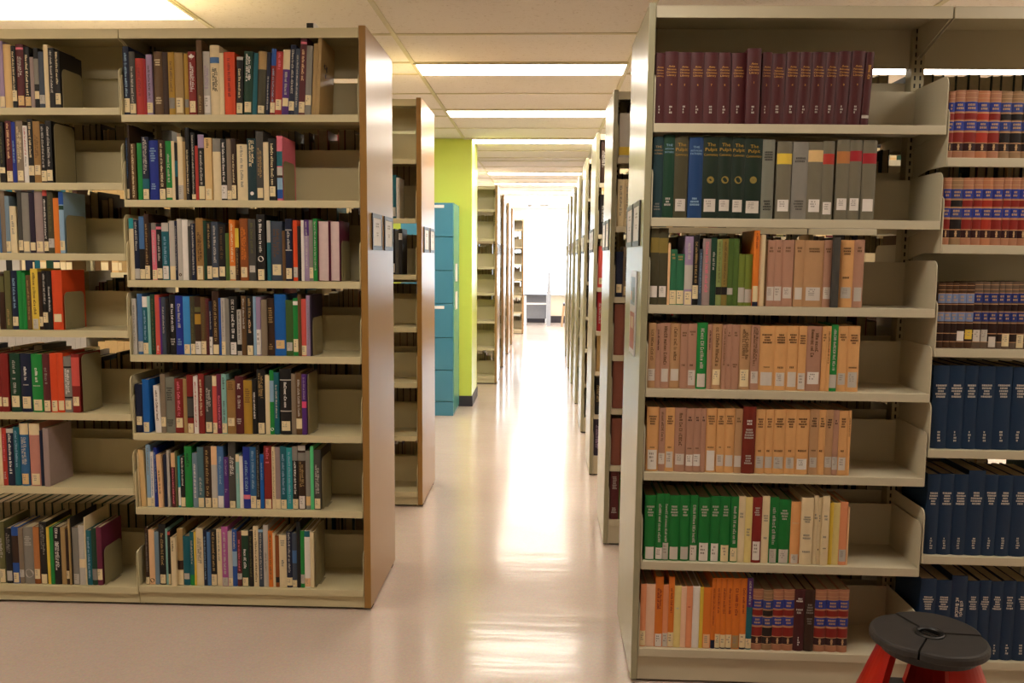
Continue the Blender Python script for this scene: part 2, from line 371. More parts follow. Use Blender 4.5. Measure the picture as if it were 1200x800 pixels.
BOOKTXT = '''
@LB 1 1934
-1610.7 23.0 255 0 0 navy Lcream:10:62 Tltblue:68:230
-1587.3 23.0 235 0 0 dkgrey Lcream:6:42 Tltgrey:44:179
-1563.9 31.9 211 0 0 red Tdkred:64:175
-1531.6 9.7 208 0 0 crimson 
-1521.5 22.1 225 0 0 lavender Lcream:8:46 Tdkgrey:56:183
-1492.7 34.1 235 0 0 brown Hcream:182:208 Hcream:40:68
-1458.2 21.7 233 0 0 dkbrown 
-1436.1 23.1 233 0 0 mustard Lgrey:24:64 Tbrown:80:198
-1412.6 33.0 231 0 0 tan Lcream:8:64
-1374.7 15.3 227 0 0 mustard Lgrey:28:58
-1359.0 28.8 235 0 0 dkred Twhite:64:194 Ewhite:202:227 Lcream:10:52
-1324.4 22.0 275 6 0 brown Ttan:7:71
-1302.0 26.4 235 0 0 ltgrey Tlavender:80:182 Lwhite:8:72
-1275.3 35.8 258 0 0 cream Bsteel:192:214 Tblack:80:174
-1239.1 16.0 229 0 0 cream 
-1222.6 41.3 233 0 0 vermilion Tdkred:64:209
-1177.7 24.2 215 0 1.5 black Tcream:60:170 Lcream:6:44 Bltgrey:203:215
-1151.0 33.4 235 0 2 dkgreen Twhite:91:225 Lcream:10:48
-1117.2 16.8 229 0 3 teal 
-1100.0 31.7 234 0 3 dkolive Btan:168:234 Lcream:6:34
-1065.8 13.1 232 0 3 navy Tltgrey:16:142
-1049.5 18.4 244 0 3 dkred Bblue:182:244 Tltblue:48:170 Lcream:8:46
-1030.7 25.8 234 0 3 red Lcream:18:57 Tpink:162:228
-1004.5 25.9 240 0 3 purple Bcream:168:240 Tltgrey:68:158 Lcream:32:62
-978.2 20.6 258 0 3 navy Tltgrey:71:240 Lcream:16:50
-957.1 16.1 244 0 3 slate Tltgrey:28:220
-940.6 24.1 287 0 3 maroon Tpeach:126:240 Bpink:261:269 Lcream:8:48
-916.1 22.6 255 0 3 grey Lcream:36:73
-890.2 16.1 263 0 3 tan 
-873.7 12.8 283 0 3 tan 
@LB 2 1614 -1000.9 151
-1611.5 9.9 235 0 0 black Lcream:5:41 Tsteel:80:225
-1601.2 5.9 283 0 0 dkbrown 
-1594.9 20.1 213 0 0 brown Tcream:7:209
-1568.1 18.2 215 0 0 green 
-1549.5 26.1 239 0 0 navy Lcream:3:41 Tltgrey:88:237 Bteal:43:80
-1523.0 35.9 225 0 0 royal Hltblue:144:199 Hltblue:39:64
-1484.6 25.0 227 0 0 dkbrown Tcream:44:213 Lcream:3:42
-1457.1 22.9 223 0 0 green Tltgrey:64:173 Lcream:9:46
-1433.8 11.5 223 0 0 cream 
-1421.9 10.8 217 0 0 black Bteal:88:149
-1410.6 20.0 239 0 0 cream Lltgrey:3:56
-1390.2 10.2 221 0 0 tan 
-1379.6 15.4 273 0 0 black Tcream:24:189
-1358.0 15.2 255 0 0 black Tltgrey:24:245 Lcream:4:22
-1342.4 11.4 205 0 0 red 
-1330.6 23.9 247 0 0 black Blavender:197:247 Tltgrey:56:185 Lcream:4:53
-1306.3 28.0 235 0 0 buff Tbrown:197:229 Lcream:4:44
-1274.9 31.5 233 0 0 cream Bgrey:183:233
-1243.0 22.4 231 0 0 black Twhite:65:217 Lwhite:6:57
-1220.1 17.2 231 0 0 taupe Lcream:4:36
-1202.5 17.2 233 0 0 dkbrown Tcream:61:173 Lcream:6:57
-1181.6 40.0 211 0 0 cream Tgrey:41:205
-1141.2 35.2 233 0 0 dkteal Tcream:109:225 Ewhite:19:33
-1105.7 26.9 259 0 0 dkgrey Ttan:69:197 Lcream:9:47
-1078.4 20.0 219 0 0 cream 
-1057.9 27.3 233 0 0 black Tcream:57:213 Lcream:15:53
-1026.6 21.5 243 0 0 pink Bteal:129:185 Bltgrey:95:125 Bdkbrown:85:95 Bltblue:41:85 Bblue:7:41
@LB 3 1307 -782.4 156
-1611.4 18.6 237 0 0 cream Bturquoise:197:237
-1592.4 20.3 231 0 0 navy Tltgrey:109:223 Lltgrey:4:43
-1571.7 20.5 244 0 0 black Bsteel:119:244 Lcream:4:41
-1550.9 18.6 254 0 0 dkbrown Ttan:60:215 Lcream:4:55
-1531.9 8.9 219 0 0 black 
-1522.6 18.1 220 0 0 pink Bgrey:193:220 Lcream:2:39 Tltgrey:60:183
-1504.1 20.9 218 0 0 black Bpink:195:205 Tltgrey:68:175 Lcream:6:45
-1482.8 27.4 220 0 0 teal Bltgrey:187:220 Tltblue:56:167 Lwhite:4:54
-1453.0 21.7 228 0 0 ltgrey Lcream:2:54
-1430.9 8.8 228 0 0 navy Tltgrey:36:208
-1421.7 19.3 236 0 0 ltgrey Ebrown:15:27
-1401.9 22.1 232 0 0 white 
-1379.4 10.3 208 0 0 dkgrey 
-1368.7 17.4 218 0 0 navy Tltgrey:20:216
-1348.8 28.9 239 0 0 ltbrown Tdkbrown:61:184 Lcream:3:55
-1319.5 12.2 229 0 0 dkgreen 
-1306.9 19.1 223 0 0 black Ttan:119:217 Lcream:6:55
-1287.4 25.4 225 0 0 slate Tltgrey:61:209 Lcream:12:50
-1261.6 27.9 215 0 0 black Lcream:16:53 Tbrown:78:205
-1233.4 14.7 182 0 0 olivegreen 
-1218.3 22.6 233 0 0 orange Tcream:70:217 Lcream:4:56
-1195.3 14.4 201 0 0 dkbrown Byellow:127:201 Ttan:21:123
-1178.0 31.7 238 0 0 rust Lcream:13:52 Torange:62:205
-1143.7 28.8 236 0 0 dkgrey Tolive:103:221 Lltgrey:32:58
-1112.0 32.5 254 0 0 black Twhite:99:234 Ewhite:73:95 Lcream:3:44
-1071.1 14.4 230 0 0 teal Bltgrey:147:230
-1056.3 44.2 228 0 0 slate Tbrown:79:198 Lcream:22:63
-1011.8 11.7 192 0 0 brown 
-999.7 26.0 238 0 0 navy Bltgrey:193:197 Tltgrey:120:190 Bltgrey:116:120 Lcream:8:49
-969.5 16.4 232 0 0 vermilion Lltgrey:14:53
-952.7 14.1 210 0 0 black 
-938.2 11.4 233 0 0 white 
-926.3 18.5 233 0 0 lavender Bpurple:174:233 Tltgrey:47:227
-907.4 15.0 233 0 0 grey Lcream:11:52
-892.0 16.4 239 0 0 green Tltgrey:39:227
-871.5 42.3 231 0 0 wine* 
-825.0 37.3 231 0 0 wine* 
@LB 4 1016 -898.7 149
-1611.5 18.1 218 0 0 ltgrey Tgrey:42:193
-1589.1 19.6 237 0 0 steel Lltgrey:11:51
-1569.1 20.0 226 0 0 teal Bwhite:185:226 Tltblue:51:172 Lcream:1:45
-1548.7 11.3 227 0 0 aqua 
-1537.0 17.9 235 0 0 dkgreen Tolive:14:218
-1518.8 18.1 233 0 0 coral Twhite:6:35
-1500.3 6.6 223 0 0 purple 
-1493.3 15.7 225 0 0 slate Tltgrey:77:186
-1477.2 13.0 219 0 0 black 
-1461.7 23.5 234 0 0 black Twhite:90:198 Hltgrey:36:65
-1437.7 29.3 230 0 0 royal Tltgrey:103:199 Hltblue:36:65
-1408.1 27.3 228 0 0 sky Lcream:3:41
-1380.3 17.6 228 0 0 dkolive Tolive:49:187 Lcream:3:43
-1362.3 23.5 228 0 0 dkbrown Bolive:168:187 Bmustard:120:160 Lwhite:3:53
-1338.4 19.5 226 0 0 brown Tolive:58:166 Lcream:3:54
-1318.6 12.7 220 0 0 maroon Tbrown:33:199
-1305.5 12.5 210 0 0 navy Tltgrey:100:171 Lwhite:2:71
-1292.6 25.4 249 0 0 dkbrown Ttan:50:212 Lcream:4:41
-1266.8 8.3 223 0 0 blue 
-1258.1 15.6 223 0 0 ltgrey Tgrey:71:212 Lcream:4:54
-1242.1 16.1 221 0 0 grey 
-1225.6 29.8 229 0 0 black Twhite:67:159 Tltgrey:167:217 Lwhite:3:51
-1195.5 16.9 178 0 0 ltgrey Tdkgrey:55:172 Bblack:17:43
-1178.2 19.0 232 0 0 brown Tltgrey:105:221
-1158.8 27.2 230 0 0 black Tpeach:85:139 Ttan:143:222 Lcream:-1:39
-1131.2 11.0 230 0 0 ltblue 
-1119.9 18.5 228 0 0 lavender Lwhite:4:102
-1097.8 21.8 218 8 0 taupe 
-1075.7 26.7 224 0 0 dkbrown Htan:127:189 Htan:23:48
-1048.6 44.3 239 0 0 cobalt Lbuff:28:61
-1003.9 28.6 217 0 0 dkolivegreen Lltgrey:20:53
-974.9 18.7 225 0 0 green Bwhite:198:213 Lcream:16:66
-955.8 12.8 238 0 0 brown 
-942.6 18.9 221 0 0 coral Lcream:3:41
-923.4 14.7 236 0 0 lavender Tgrey:41:215
-908.3 6.3 237 0 0 dkpurple 
@LB 5 705 -922.5 240
-1610.4 29.2 192 0 0 navy Lcream:30:64
-1580.8 26.2 211 0 0 cobalt Lcream:3:41
-1531.8 23.2 188 0 -1.5 white Tbrown:42:169
-1508.3 19.3 233 0 0 taupe Lcream:25:63
-1488.6 35.8 221 0 0 greygreen Hblack:128:183 Hblack:25:55
-1452.4 35.1 215 0 0 dkred Lcream:22:60 Tpink:68:204
-1416.9 13.7 215 0 0 tan 
-1402.8 25.9 230 0 0 dkred Bblack:139:146 Bdkgrey:67:139 Bblack:61:67 Lcream:1:39
-1372.8 16.4 227 8 0 white Tred:24:206
-1355.9 23.1 237 4 0 dkred Tcream:70:214
-1332.4 31.2 229 0 0 dkgrey Tltgrey:87:180 Lcream:6:45
-1300.8 16.9 229 0 0 coral Bcream:189:229 Lcream:2:43
-1283.5 18.6 236 0 0 wine Tpink:20:151
-1264.6 19.0 236 0 0 aqua Tblack:173:223 Tdkgrey:45:130 Lcream:3:41
-1245.2 34.3 211 0 0 ltbrown Lcream:31:63 Hbrown:173:207
-1210.5 32.4 228 0 0 maroon Twhite:173:199 Tltgrey:101:152 Hltgrey:38:63
-1177.8 34.2 212 0 0 mustard Hbrown:123:182
-1143.1 18.3 220 0 0 black Twhite:60:166
-1124.4 33.3 256 0 0 black Ttan:132:242 Lcream:3:45
-1090.7 17.4 234 0 0 cream 
-1072.9 16.1 253 0 0 green Bltblue:129:213 Ewhite:14:27
-1056.3 19.7 245 0 0 teal Tltgrey:61:196
-1033.2 45.5 260 0 0 black Bltgrey:214:218 Twhite:100:207 Bltgrey:91:95 Lcream:15:53
-987.3 17.6 241 0 0 taupe 
-969.3 22.7 246 0 0 brown Lcream:24:64 Tltgrey:66:218
-946.2 18.4 240 0 0 purple Bhotpink:107:132 Tlavender:139:227
@LB 6 405 -871.3 208
-1607.7 4.1 218 0 -1 cream 
-1599.7 20.3 229 0 -2 buff 
-1575.9 17.5 251 0 0 ltblue Lcream:-4:37 Tgrey:130:238
-1558.0 12.4 223 0 0 white Tsteel:44:204 Lcream:-4:37
-1545.2 13.4 239 0 0 royal Tltblue:57:221
-1524.7 18.0 213 10 -1.5 peach Tbrown:52:151
-1506.3 14.0 211 0 0 navy 
-1491.9 9.3 229 0 0 ltgrey 
-1475.7 16.6 220 0 0 maroon Bpeach:162:220 Tpink:11:158
-1458.6 7.1 227 0 0 olive 
-1448.5 9.7 206 0 0 turquoise Bwhite:7:81
-1438.4 17.7 204 0 0 black Twhite:85:202 Lcream:3:40
-1420.3 28.2 247 0 0 green Tdkgreen:163:219
-1389.4 19.6 220 0 0 greyblue Twhite:38:177
-1369.4 25.0 244 0 0 slateteal Tltgrey:52:121 Lcream:-0:40
-1344.0 30.2 248 0 0 dkbrown Ttan:95:233 Ttan:44:87 Lcream:0:40
-1313.5 23.3 249 0 0 ltgrey Bpeach:174:249 Lcream:-4:40
-1289.8 25.4 249 0 0 steel Tltblue:88:208 Lwhite:-3:49
-1264.0 19.4 206 0 0 purple Tlavender:127:196 Hlavender:62:79
-1244.3 28.6 268 0 0 dkgrey Twhite:123:209 Lcream:-2:29
-1215.3 14.2 218 0 0 aqua Bcream:188:218 Tltgrey:98:141
-1200.7 14.0 210 0 0 white 
-1186.3 27.5 248 0 0 royal Tltblue:64:193 Bpink:38:55
-1158.4 24.5 248 0 0 steelblue Tltblue:81:232 Lcream:-1:51
-1133.6 15.0 256 0 0 black Tgrey:47:236 Lcream:-3:36
-1118.2 14.6 219 0 0 cobalt Tltblue:116:185
-1103.2 32.1 254 0 0 dkred Hpink:183:192 Tpink:194:245 Lcream:-2:39
-1070.7 13.5 250 0 0 cream Tbrown:40:233
-1056.8 19.3 250 0 0 mauvegrey Lcream:-3:40
-1037.1 24.6 253 0 0 teal Tltblue:57:221 Lcream:-1:38
-1012.1 23.1 248 0 0 turquoise Tltblue:23:230
-988.6 21.4 254 0 0 black Bgrey:196:251 Twhite:58:192 Lcream:2:41
-966.8 30.3 257 0 0 dkbrown Bltgrey:237:252 Bgrey:196:228 Ttan:76:192 Lwhite:3:54
-936.1 18.4 235 0 0 grey Lbuff:16:53
-917.3 13.2 255 0 0 mint 
-903.7 27.5 240 0 0 dkgrey Tltgrey:60:180 Lcream:4:45
@LB 7 85 -903.0 241
-1591.7 14.4 235 0 0 dkbrown Lcream:-8:30 Tgrey:52:211
-1576.8 22.7 226 0 0 peach Ebrown:8:26
-1553.7 17.7 218 0 0 greyblue 
-1535.6 27.9 249 0 0 black Ttan:80:212 Lcream:5:42
-1507.3 7.4 230 0 0 aqua 
-1499.4 10.7 219 0 0 black Bcoral:206:217 Lcream:-6:45
-1479.9 18.4 201 18 0 cream Tbrown:140:188
-1461.1 23.1 231 0 0 tan Bdkbrown:64:101 Lcream:-5:62
-1437.6 26.6 201 0 0 teal Lltgrey:25:49
-1410.6 17.9 219 0 0 teal Tltgrey:82:184 Bgreen:-1:43
-1392.3 7.6 219 0 0 yellow 
-1384.3 28.9 235 0 0 cream Tgrey:57:197
-1355.0 14.2 228 0 0 navy Tltblue:22:202
-1340.4 14.6 220 0 0 steel 
-1325.4 24.3 231 0 0 black Ttan:58:220 Lcream:-4:47
-1300.7 20.0 232 0 0 cream Tgrey:102:221
-1280.3 24.7 243 0 0 mauve Tltgrey:46:221 Lltgrey:-3:35
-1255.2 17.2 224 0 0 ltgrey Lcream:-3:33
-1237.6 18.7 233 0 0 blue Bltblue:82:143 Tltgrey:152:222
-1218.5 18.4 224 0 0 maroon Tpink:60:192 Lltgrey:29:53
-1199.7 26.9 229 0 0 dkgreen Bcream:209:229 Twhite:65:153 Lcream:-1:36
-1172.4 19.9 228 0 0 black Tolive:35:206
-1152.1 20.4 248 0 0 cream Tbrown:17:232
-1131.4 19.0 235 0 0 slate Bltblue:224:235 Tltgrey:27:220
-1111.9 19.0 253 0 0 ltgrey Tgrey:62:141
-1092.5 18.6 229 0 0 orange Tbrown:28:220
-1073.5 9.1 221 0 0 cream 
-1064.0 15.1 210 0 0 rust Bblack:19:41
-1048.4 29.4 213 0 0 cream Hgrey:169:195 Tgrey:81:112
-1018.7 22.4 228 0 0 navy Tltgrey:56:226 Lcream:7:40
-995.8 17.9 222 0 0 slate Bsteel:100:152 Lcream:-1:30
-977.5 14.9 270 0 0 black 
-962.2 15.5 232 0 0 green Lltgrey:17:54
-946.3 22.4 232 0 0 white Bteal:208:232 Lpeach:4:39
-923.5 14.9 228 0 0 cream 
@LA 1 1960 -1848.3 149
-2094.0 18.6 250 0 0 lavender Bcream:4:44
-2075.0 30.1 238 0 0 buff 
-2044.4 18.0 232 0 0 black Tcream:54:210 Lcream:26:66
-2026.0 30.1 238 0 0 maroon Bpink:218:226 Tltgrey:113:192 Lbuff:10:46
-1995.5 23.2 228 0 0 black Tcream:46:198 Lbuff:8:42
-1971.9 14.2 190 0 0 mauvegrey 
-1957.3 18.2 224 0 0 black Bgrey:89:184 Lcream:34:63
-1938.7 21.1 210 0 0 slate Lltgrey:16:49
-1917.2 17.1 236 0 0 cream 
-1899.7 22.5 224 0 0 black Tltgrey:53:212
-1876.8 20.4 212 0 0 black Tcream:81:208 Lcream:14:55
@LA 2 1678 -1889.3 227
-2108.9 21.1 230 0 0 black Lcream:36:58 Tolive:70:212
-2081.9 23.9 234 0 0 maroon Tpeach:91:224 Lcream:5:44
-2057.6 15.8 230 0 0 royal Tltblue:70:159
-2041.4 28.7 234 0 0 taupe Tcream:54:212 Lcream:8:46
-2012.3 17.3 216 0 0 white Tred:103:208 Tdkgrey:62:99
-1994.6 21.7 241 0 0 black Tcream:95:228 Lcream:28:65
-1972.5 27.0 233 0 0 ltbrown Lcream:30:67 Tbrown:83:180
-1945.1 20.6 223 0 0 black Tltgrey:55:212 Lcream:6:46
-1924.1 23.3 235 0 0 black Tltgrey:55:212 Lcream:8:49
@LA 3 1408 -1856.7 148
-2124.0 7.5 178 0 0 steel 
-2116.2 17.9 239 0 0 taupe 
-2097.9 17.3 219 0 0 greyblue Lcream:5:45
-2080.2 25.1 180 0 0 cream Tgrey:72:145
-2048.3 17.6 238 0 0 dkgrey Lcream:10:49
-2030.3 27.6 232 0 0 grey Lcream:6:45
-2002.2 20.4 231 0 0 dkpurple Lcream:10:41
-1981.4 33.8 237 0 0 mauvegrey Lcream:6:45
-1947.3 17.4 242 0 0 black Bcoral:220:242 Twhite:52:207 Lcream:8:45
-1929.5 22.7 242 0 0 dkolive Lltgrey:21:56 Tolive:81:224
-1906.4 21.6 212 0 0 orange 
-1884.3 19.3 236 0 0 ltblue Bblue:187:236 Bdkgreen:167:183 Lcream:11:48
@LA 4 1109 -1877.4 148
-2139.8 22.3 217 0 0 dkbrown Bolive:146:208
-2114.9 23.6 230 0 0 olive Ttan:16:79
-2088.3 24.3 230 0 0 navy Tltblue:79:200 Lcream:14:50
-2063.6 19.1 229 0 0 green 
-2044.1 14.6 222 0 0 green 
-2029.1 19.3 213 0 0 brown Ttan:38:192
-2009.4 28.7 238 0 0 yellow Tbrown:55:222 Lltgrey:2:42
-1980.3 14.8 226 0 0 dkbrown Lcream:13:51
-1965.1 19.7 230 0 0 black Tltgrey:97:218 Lcream:28:68
-1945.0 17.6 230 0 0 black Twhite:68:168
-1927.1 40.8 233 0 0 vermilion Lcream:31:62
@LA 5 781 -1819.6 230
-2164.9 16.7 232 0 0 dkred Lcream:21:59
-2147.8 29.7 232 0 0 dkred Lcream:21:57
-2112.5 40.7 232 0 0 dkgreen Tltgrey:150:205 Hltgrey:128:137 Tltgrey:69:116 Lcream:19:64
-2069.2 43.9 233 0 0 navy Twhite:120:180 Hltgrey:105:112 Lcream:14:61
-2024.8 44.3 231 0 0 green Twhite:117:176 Hltgrey:102:108 Lcream:6:50
-1980.1 31.3 231 0 0 maroon Tgrey:113:177 Lcream:4:47
-1948.4 28.1 235 0 0 vermilion Lcream:4:47
-1919.9 24.8 236 0 0 vermilion Lcream:9:47
-1894.7 30.6 222 0 0 grey Bblack:177:184 Twhite:67:173 Bblack:56:63 Lcream:12:48
-1863.6 32.3 233 0 0 dkred Lcream:27:63 Bcoral:106:220
@LA 6 482
-2173.0 14.2 232 0 0 cream 
-2158.3 18.6 232 0 0 red Tpink:92:208 Hltgrey:26:57
-2139.3 28.4 231 0 0 navy Twhite:44:209 Bltgrey:213:230
-2110.5 23.8 237 0 0 teal Tltblue:75:222
-2086.2 35.6 253 0 0 steelblue Bcream:207:253 Lbuff:6:49 Tltgrey:67:197
-2047.1 43.2 253 0 0 dustypink Bcream:206:253 Lcream:4:50
-2003.5 12.2 224 0 0 navy 
-1986.9 22.6 235 6 0 mauvegrey 
@LA 7 77 -1760.5 154
-2194.4 25.4 255 0 0 olive Lcream:3:59 Tltgrey:105:187
-2166.4 26.8 228 0 0 black Lltgrey:11:52 Tgrey:106:208
-2139.3 27.3 234 0 0 blue Bdkbrown:86:198 Lcream:4:45
-2111.6 18.9 229 0 0 taupe Lltgrey:27:58
-2092.3 41.7 234 0 0 grey Hltgrey:158:199 Eltgrey:26:61
-2050.1 24.2 235 0 0 rust Bcopper:62:233 Lcream:21:62
-2025.5 30.5 256 0 0 black Tgrey:109:246 Lcream:1:41
-1994.6 11.5 235 0 0 yellow 
-1982.7 15.6 235 0 0 green 
-1966.7 29.2 237 0 0 black Twhite:186:232 Twhite:49:178
-1937.1 19.3 236 0 0 tan 
-1917.4 12.2 227 0 0 dkbrown Lcream:24:57
-1900.8 6.4 272 6 0 tan 
-1893.9 3.5 276 0 0 black 
-1890.1 26.4 236 0 0 grey Lltgrey:4:45
-1863.3 24.9 245 0 0 ltgrey Bcream:71:107
-1838.0 4.9 279 0 0 cream 
-1832.7 20.8 225 0 0 teal Tltblue:26:199
-1811.5 20.5 235 0 0 dkgreen Lgrey:21:67
-1790.6 20.7 239 0 0 wine Lcream:22:67
@R 1 1822
323.5 28.0 216 0 0 oxblood Xante Hltgrey:30:56
351.9 41.4 220 0 0 oxblood Xante Hltgrey:30:56
393.7 39.8 218 0 0 oxblood Xante Hltgrey:31:57
433.9 40.3 218 0 0 oxblood Xante Hltgrey:31:57
474.6 43.4 218 0 0 oxblood Xante Hltgrey:31:57
518.4 37.9 218 0 0 oxblood Xante Hltgrey:31:57
558.6 43.0 217 0 0 oxblood Xante Hltgrey:32:58
602.0 42.3 227 16 0 oxblood^7 Xante Hltgrey:29:55
649.5 29.1 219 0 0.8 oxblood Xante Hltgrey:32:58
679.0 42.6 215 0 1 oxblood Xante Hltgrey:33:59
722.0 39.8 220 0 1.4 oxblood Xante Hltgrey:33:59
762.2 37.1 220 0 1.6 oxblood Xante Hltgrey:33:59
799.8 41.3 220 0 1.8 oxblood Xante Hltgrey:34:59
841.5 36.6 220 0 2 oxblood Xante Hltgrey:34:60
878.5 37.9 223 0 2 oxblood Xante Hltgrey:34:60
918.6 40.9 224 0 2 oxblood Xante Hltgrey:34:60
960.0 23.0 221 0 2.3 oxblood Tgold:138:181 Lltgrey:21:30
@R 2 1531
323.6 32.0 251 0 0 dkteal Xafc Hgrey:22:47
356.1 34.6 257 0 0 dkgreen Xafw Hltgrey:36:64
391.1 42.0 252 0 0 dkolive Xpulpit Lpale:21:59
435.5 43.9 251 0 0 denim Xafw Hltblue:37:65
479.8 48.2 253 0 0 blackgreen Xpulpit Ekhaki:108:130 Lpale:20:60
528.3 41.8 253 0 0 blackgreen Xpulpit Ekhaki:108:131 Lpale:23:58
570.5 39.5 251 0 0 blackgreen Xpulpit Ekhaki:108:131 Lpale:20:58
610.4 53.5 248 0 0 blackgreen Xpulpit Ekhaki:109:131 Lpale:17:55
664.2 37.7 245 0 0 greygreen Hblack:179:210 Hblack:25:59
709.5 45.9 240 0 0 olivegrey Byellow:170:203 Lwhite:24:60
758.0 47.9 239 0 0 grey Hdkgrey:174:193 Hdkgrey:27:60
806.2 45.3 239 0 0 olivegrey Bbuff:178:214 Lwhite:23:62
852.0 34.6 242 0 0 olivegrey Bred:171:203 Lwhite:16:54
894.1 40.0 247 0 0 olivegrey Bcopper:174:211 Lwhite:30:66
934.5 36.6 246 0 0 olivegrey Bcrimson:181:213 Lwhite:29:67
973.3 43.3 245 0 0 olivegrey Bcrimson:174:206 Lwhite:27:65
@R 3 1256
323.5 26.2 241 0 0 dkolive Bkhaki:165:212 Lwhite:23:59
350.1 29.2 242 0 0 dkolive Bkhaki:164:211 Lwhite:24:59
379.7 7.4 195 0 0 peach 
387.6 21.0 176 0 0 forest Lcream:2:46 Htan:143:164
409.0 23.8 161 0 0 forest Lcream:3:46 Htan:140:158
433.2 25.5 217 0 0 lavender Bltgrey:50:127 Lcream:1:43 Tltgrey:141:196
459.1 18.6 222 0 0 black Ttan:71:200 Lcream:20:63
478.1 10.7 177 0 0 slate Tltblue:37:165
489.2 24.8 211 0 0 mauvegrey Tpink:37:200
514.4 18.5 214 0 0 dkgreen Tltgrey:110:169
533.3 17.0 209 0 0 sage Bblack:34:59 Tolive:66:201
550.7 18.0 211 0 0 khaki Bblack:34:59 Tbrown:66:201
569.1 17.3 212 0 0 olivegreen Bltgrey:35:56
586.7 16.6 212 0 0 olivegreen 
603.7 20.2 164 0 0 moss Lltgrey:11:58
624.3 21.9 164 0 0 moss Lltgrey:11:53
646.7 17.2 238 10 0 orange Lcream:14:64 Bnavy:2:14 Tdkred:178:229
667.0 18.6 225 0 0 cream 
686.0 6.1 209 0 0 brown 
692.6 24.2 209 0 0 rosebuff Lpale:18:62 Hbrown:169:189
717.1 22.1 210 0 0 rosebuff Lpale:18:63 Hbrown:169:189
739.6 35.8 210 0 0 rosebuff Lpale:26:61 Hbrown:170:190
777.8 30.3 210 0 0 buffbrown Lpale:23:61 Hbrown:170:190
808.5 60.6 210 0 0 buffbrown Lpale:20:62 Hbrown:171:187
869.5 23.7 211 0 0 rosebuff Lpale:26:63 Hbrown:171:187
893.6 20.6 219 14 0 dkgrey 
919.7 42.4 212 0 0 apricot Lltgrey:29:64 Hdkbrown:164:190 Hbrown:88:100
962.5 31.6 213 0 0 rosebuff Lltgrey:20:64 Hbrown:173:193
@R 4 987
325.6 23.7 210 0 0 buffbrown Lpale:24:62 Tbrown:86:189
349.7 15.2 208 0 0 rosebuff Tdkbrown:121:189
365.3 28.8 210 0 0 rosebuff Lpale:21:63 Tbrown:69:200
394.5 33.9 210 0 0 buffbrown Lpale:25:63 Tbrown:87:197
428.8 23.0 209 0 0 rosebuff Hbrown:167:184 Hbrown:71:81
452.2 27.0 210 0 0 rosebuff Lpale:11:60 Hbrown:171:188 Hbrown:71:81
479.6 34.0 214 0 0 green Tltgrey:65:195 Lpale:6:49
514.0 14.2 209 0 0 rosebuff Tdkbrown:124:189
528.7 31.9 210 0 0 buffbrown Lcream:14:64 Tbrown:73:199
561.0 12.9 207 0 0 rosebuff Tbrown:73:196
574.3 17.3 210 0 0 rosebuff Hbrown:169:186 Hbrown:73:84
591.9 23.0 209 0 0 rosebuff Hbrown:170:187 Hbrown:70:84
615.4 36.6 209 0 0 buffbrown Lcream:10:65 Tbrown:84:194
652.4 26.4 208 0 0 rosebuff Lpale:21:60 Tbrown:71:201
679.1 49.1 206 0 0 apricot Lpale:15:58 Hdkbrown:149:182 Hbrown:72:77
728.6 37.5 207 0 0 apricot Lpale:14:57 Hdkbrown:150:182 Hbrown:69:78
766.5 35.8 208 0 0 apricot Lpale:12:60 Hdkbrown:151:183 Hbrown:70:80
802.6 24.6 208 0 0 apricot Lpale:5:57 Hdkbrown:149:180
827.6 48.3 208 0 0 rosebuff Lwhite:22:61 Tbrown:92:198
876.4 14.1 208 0 0 apricot Hbrown:159:185
890.9 12.2 209 0 0 apricot Tbrown:86:192
903.5 22.3 214 0 0 green Lltgrey:11:54 Tltgrey:66:199
926.2 30.4 210 0 0 apricot Lltgrey:22:59 Hbrown:162:186 Hbrown:87:90
957.0 38.3 210 0 0 apricot Lltgrey:14:63 Hdkbrown:152:185 Hbrown:74:81
@R 5 714
328.3 39.3 211 0 0 apricot Hdkbrown:152:184 Hbrown:75:82 Lwhite:6:70
368.1 20.3 208 0 0 rosebuff Lpale:24:60 Tbrown:97:195
388.8 28.9 210 0 0 apricot Hdkbrown:154:185 Hbrown:76:84 Lpale:13:66
418.1 37.7 210 0 0 rosebuff Lpale:23:59 Tbrown:84:193
456.2 23.5 208 0 0 rosebuff Hdkbrown:166:183 Hbrown:74:81 Lwhite:20:57
480.1 23.0 209 0 0 rosebuff Hdkbrown:166:183 Hbrown:75:82 Lwhite:20:59
503.5 15.1 209 0 0 rosebuff Hdkbrown:166:184
518.9 34.6 210 0 0 apricot Hdkbrown:156:188 Hbrown:79:86 Lwhite:6:72
554.0 25.0 210 0 0 apricot Hdkbrown:157:188 Hbrown:80:87 Lpale:22:59
579.4 31.8 211 0 0 apricot Hdkbrown:158:189 Hbrown:81:88 Lpale:21:58
611.6 24.0 211 0 0 buffbrown Hbrown:165:183 Lpale:20:57
636.0 41.7 218 4 0 brickred Hwhite:158:177 Hltgrey:113:148 Hltgrey:30:62
678.1 31.7 210 0 0 apricot Hdkbrown:149:182 Hbrown:69:80 Lltgrey:18:57
710.3 23.5 211 0 0 apricot Hdkbrown:150:183 Hbrown:70:80 Lltgrey:19:56
734.2 39.4 211 0 0 apricot Hdkbrown:151:184 Hbrown:70:81 Lltgrey:18:56
774.0 33.4 212 0 0 apricot Hdkbrown:151:184 Hbrown:71:82 Lltgrey:19:55
807.8 42.0 212 0 0 apricot Hdkbrown:152:185 Hbrown:72:83 Lwhite:16:51
850.2 28.7 214 0 0 buffbrown Hdkbrown:155:188 Hbrown:76:83 Lltgrey:24:57
879.3 21.2 213 0 0 apricot Hdkbrown:155:188 Hbrown:73:84
900.9 23.4 213 0 0 buffbrown Hdkbrown:152:185 Lltgrey:25:60
924.8 17.6 212 0 0 rosebuff Hdkbrown:165:182 Lltgrey:18:60
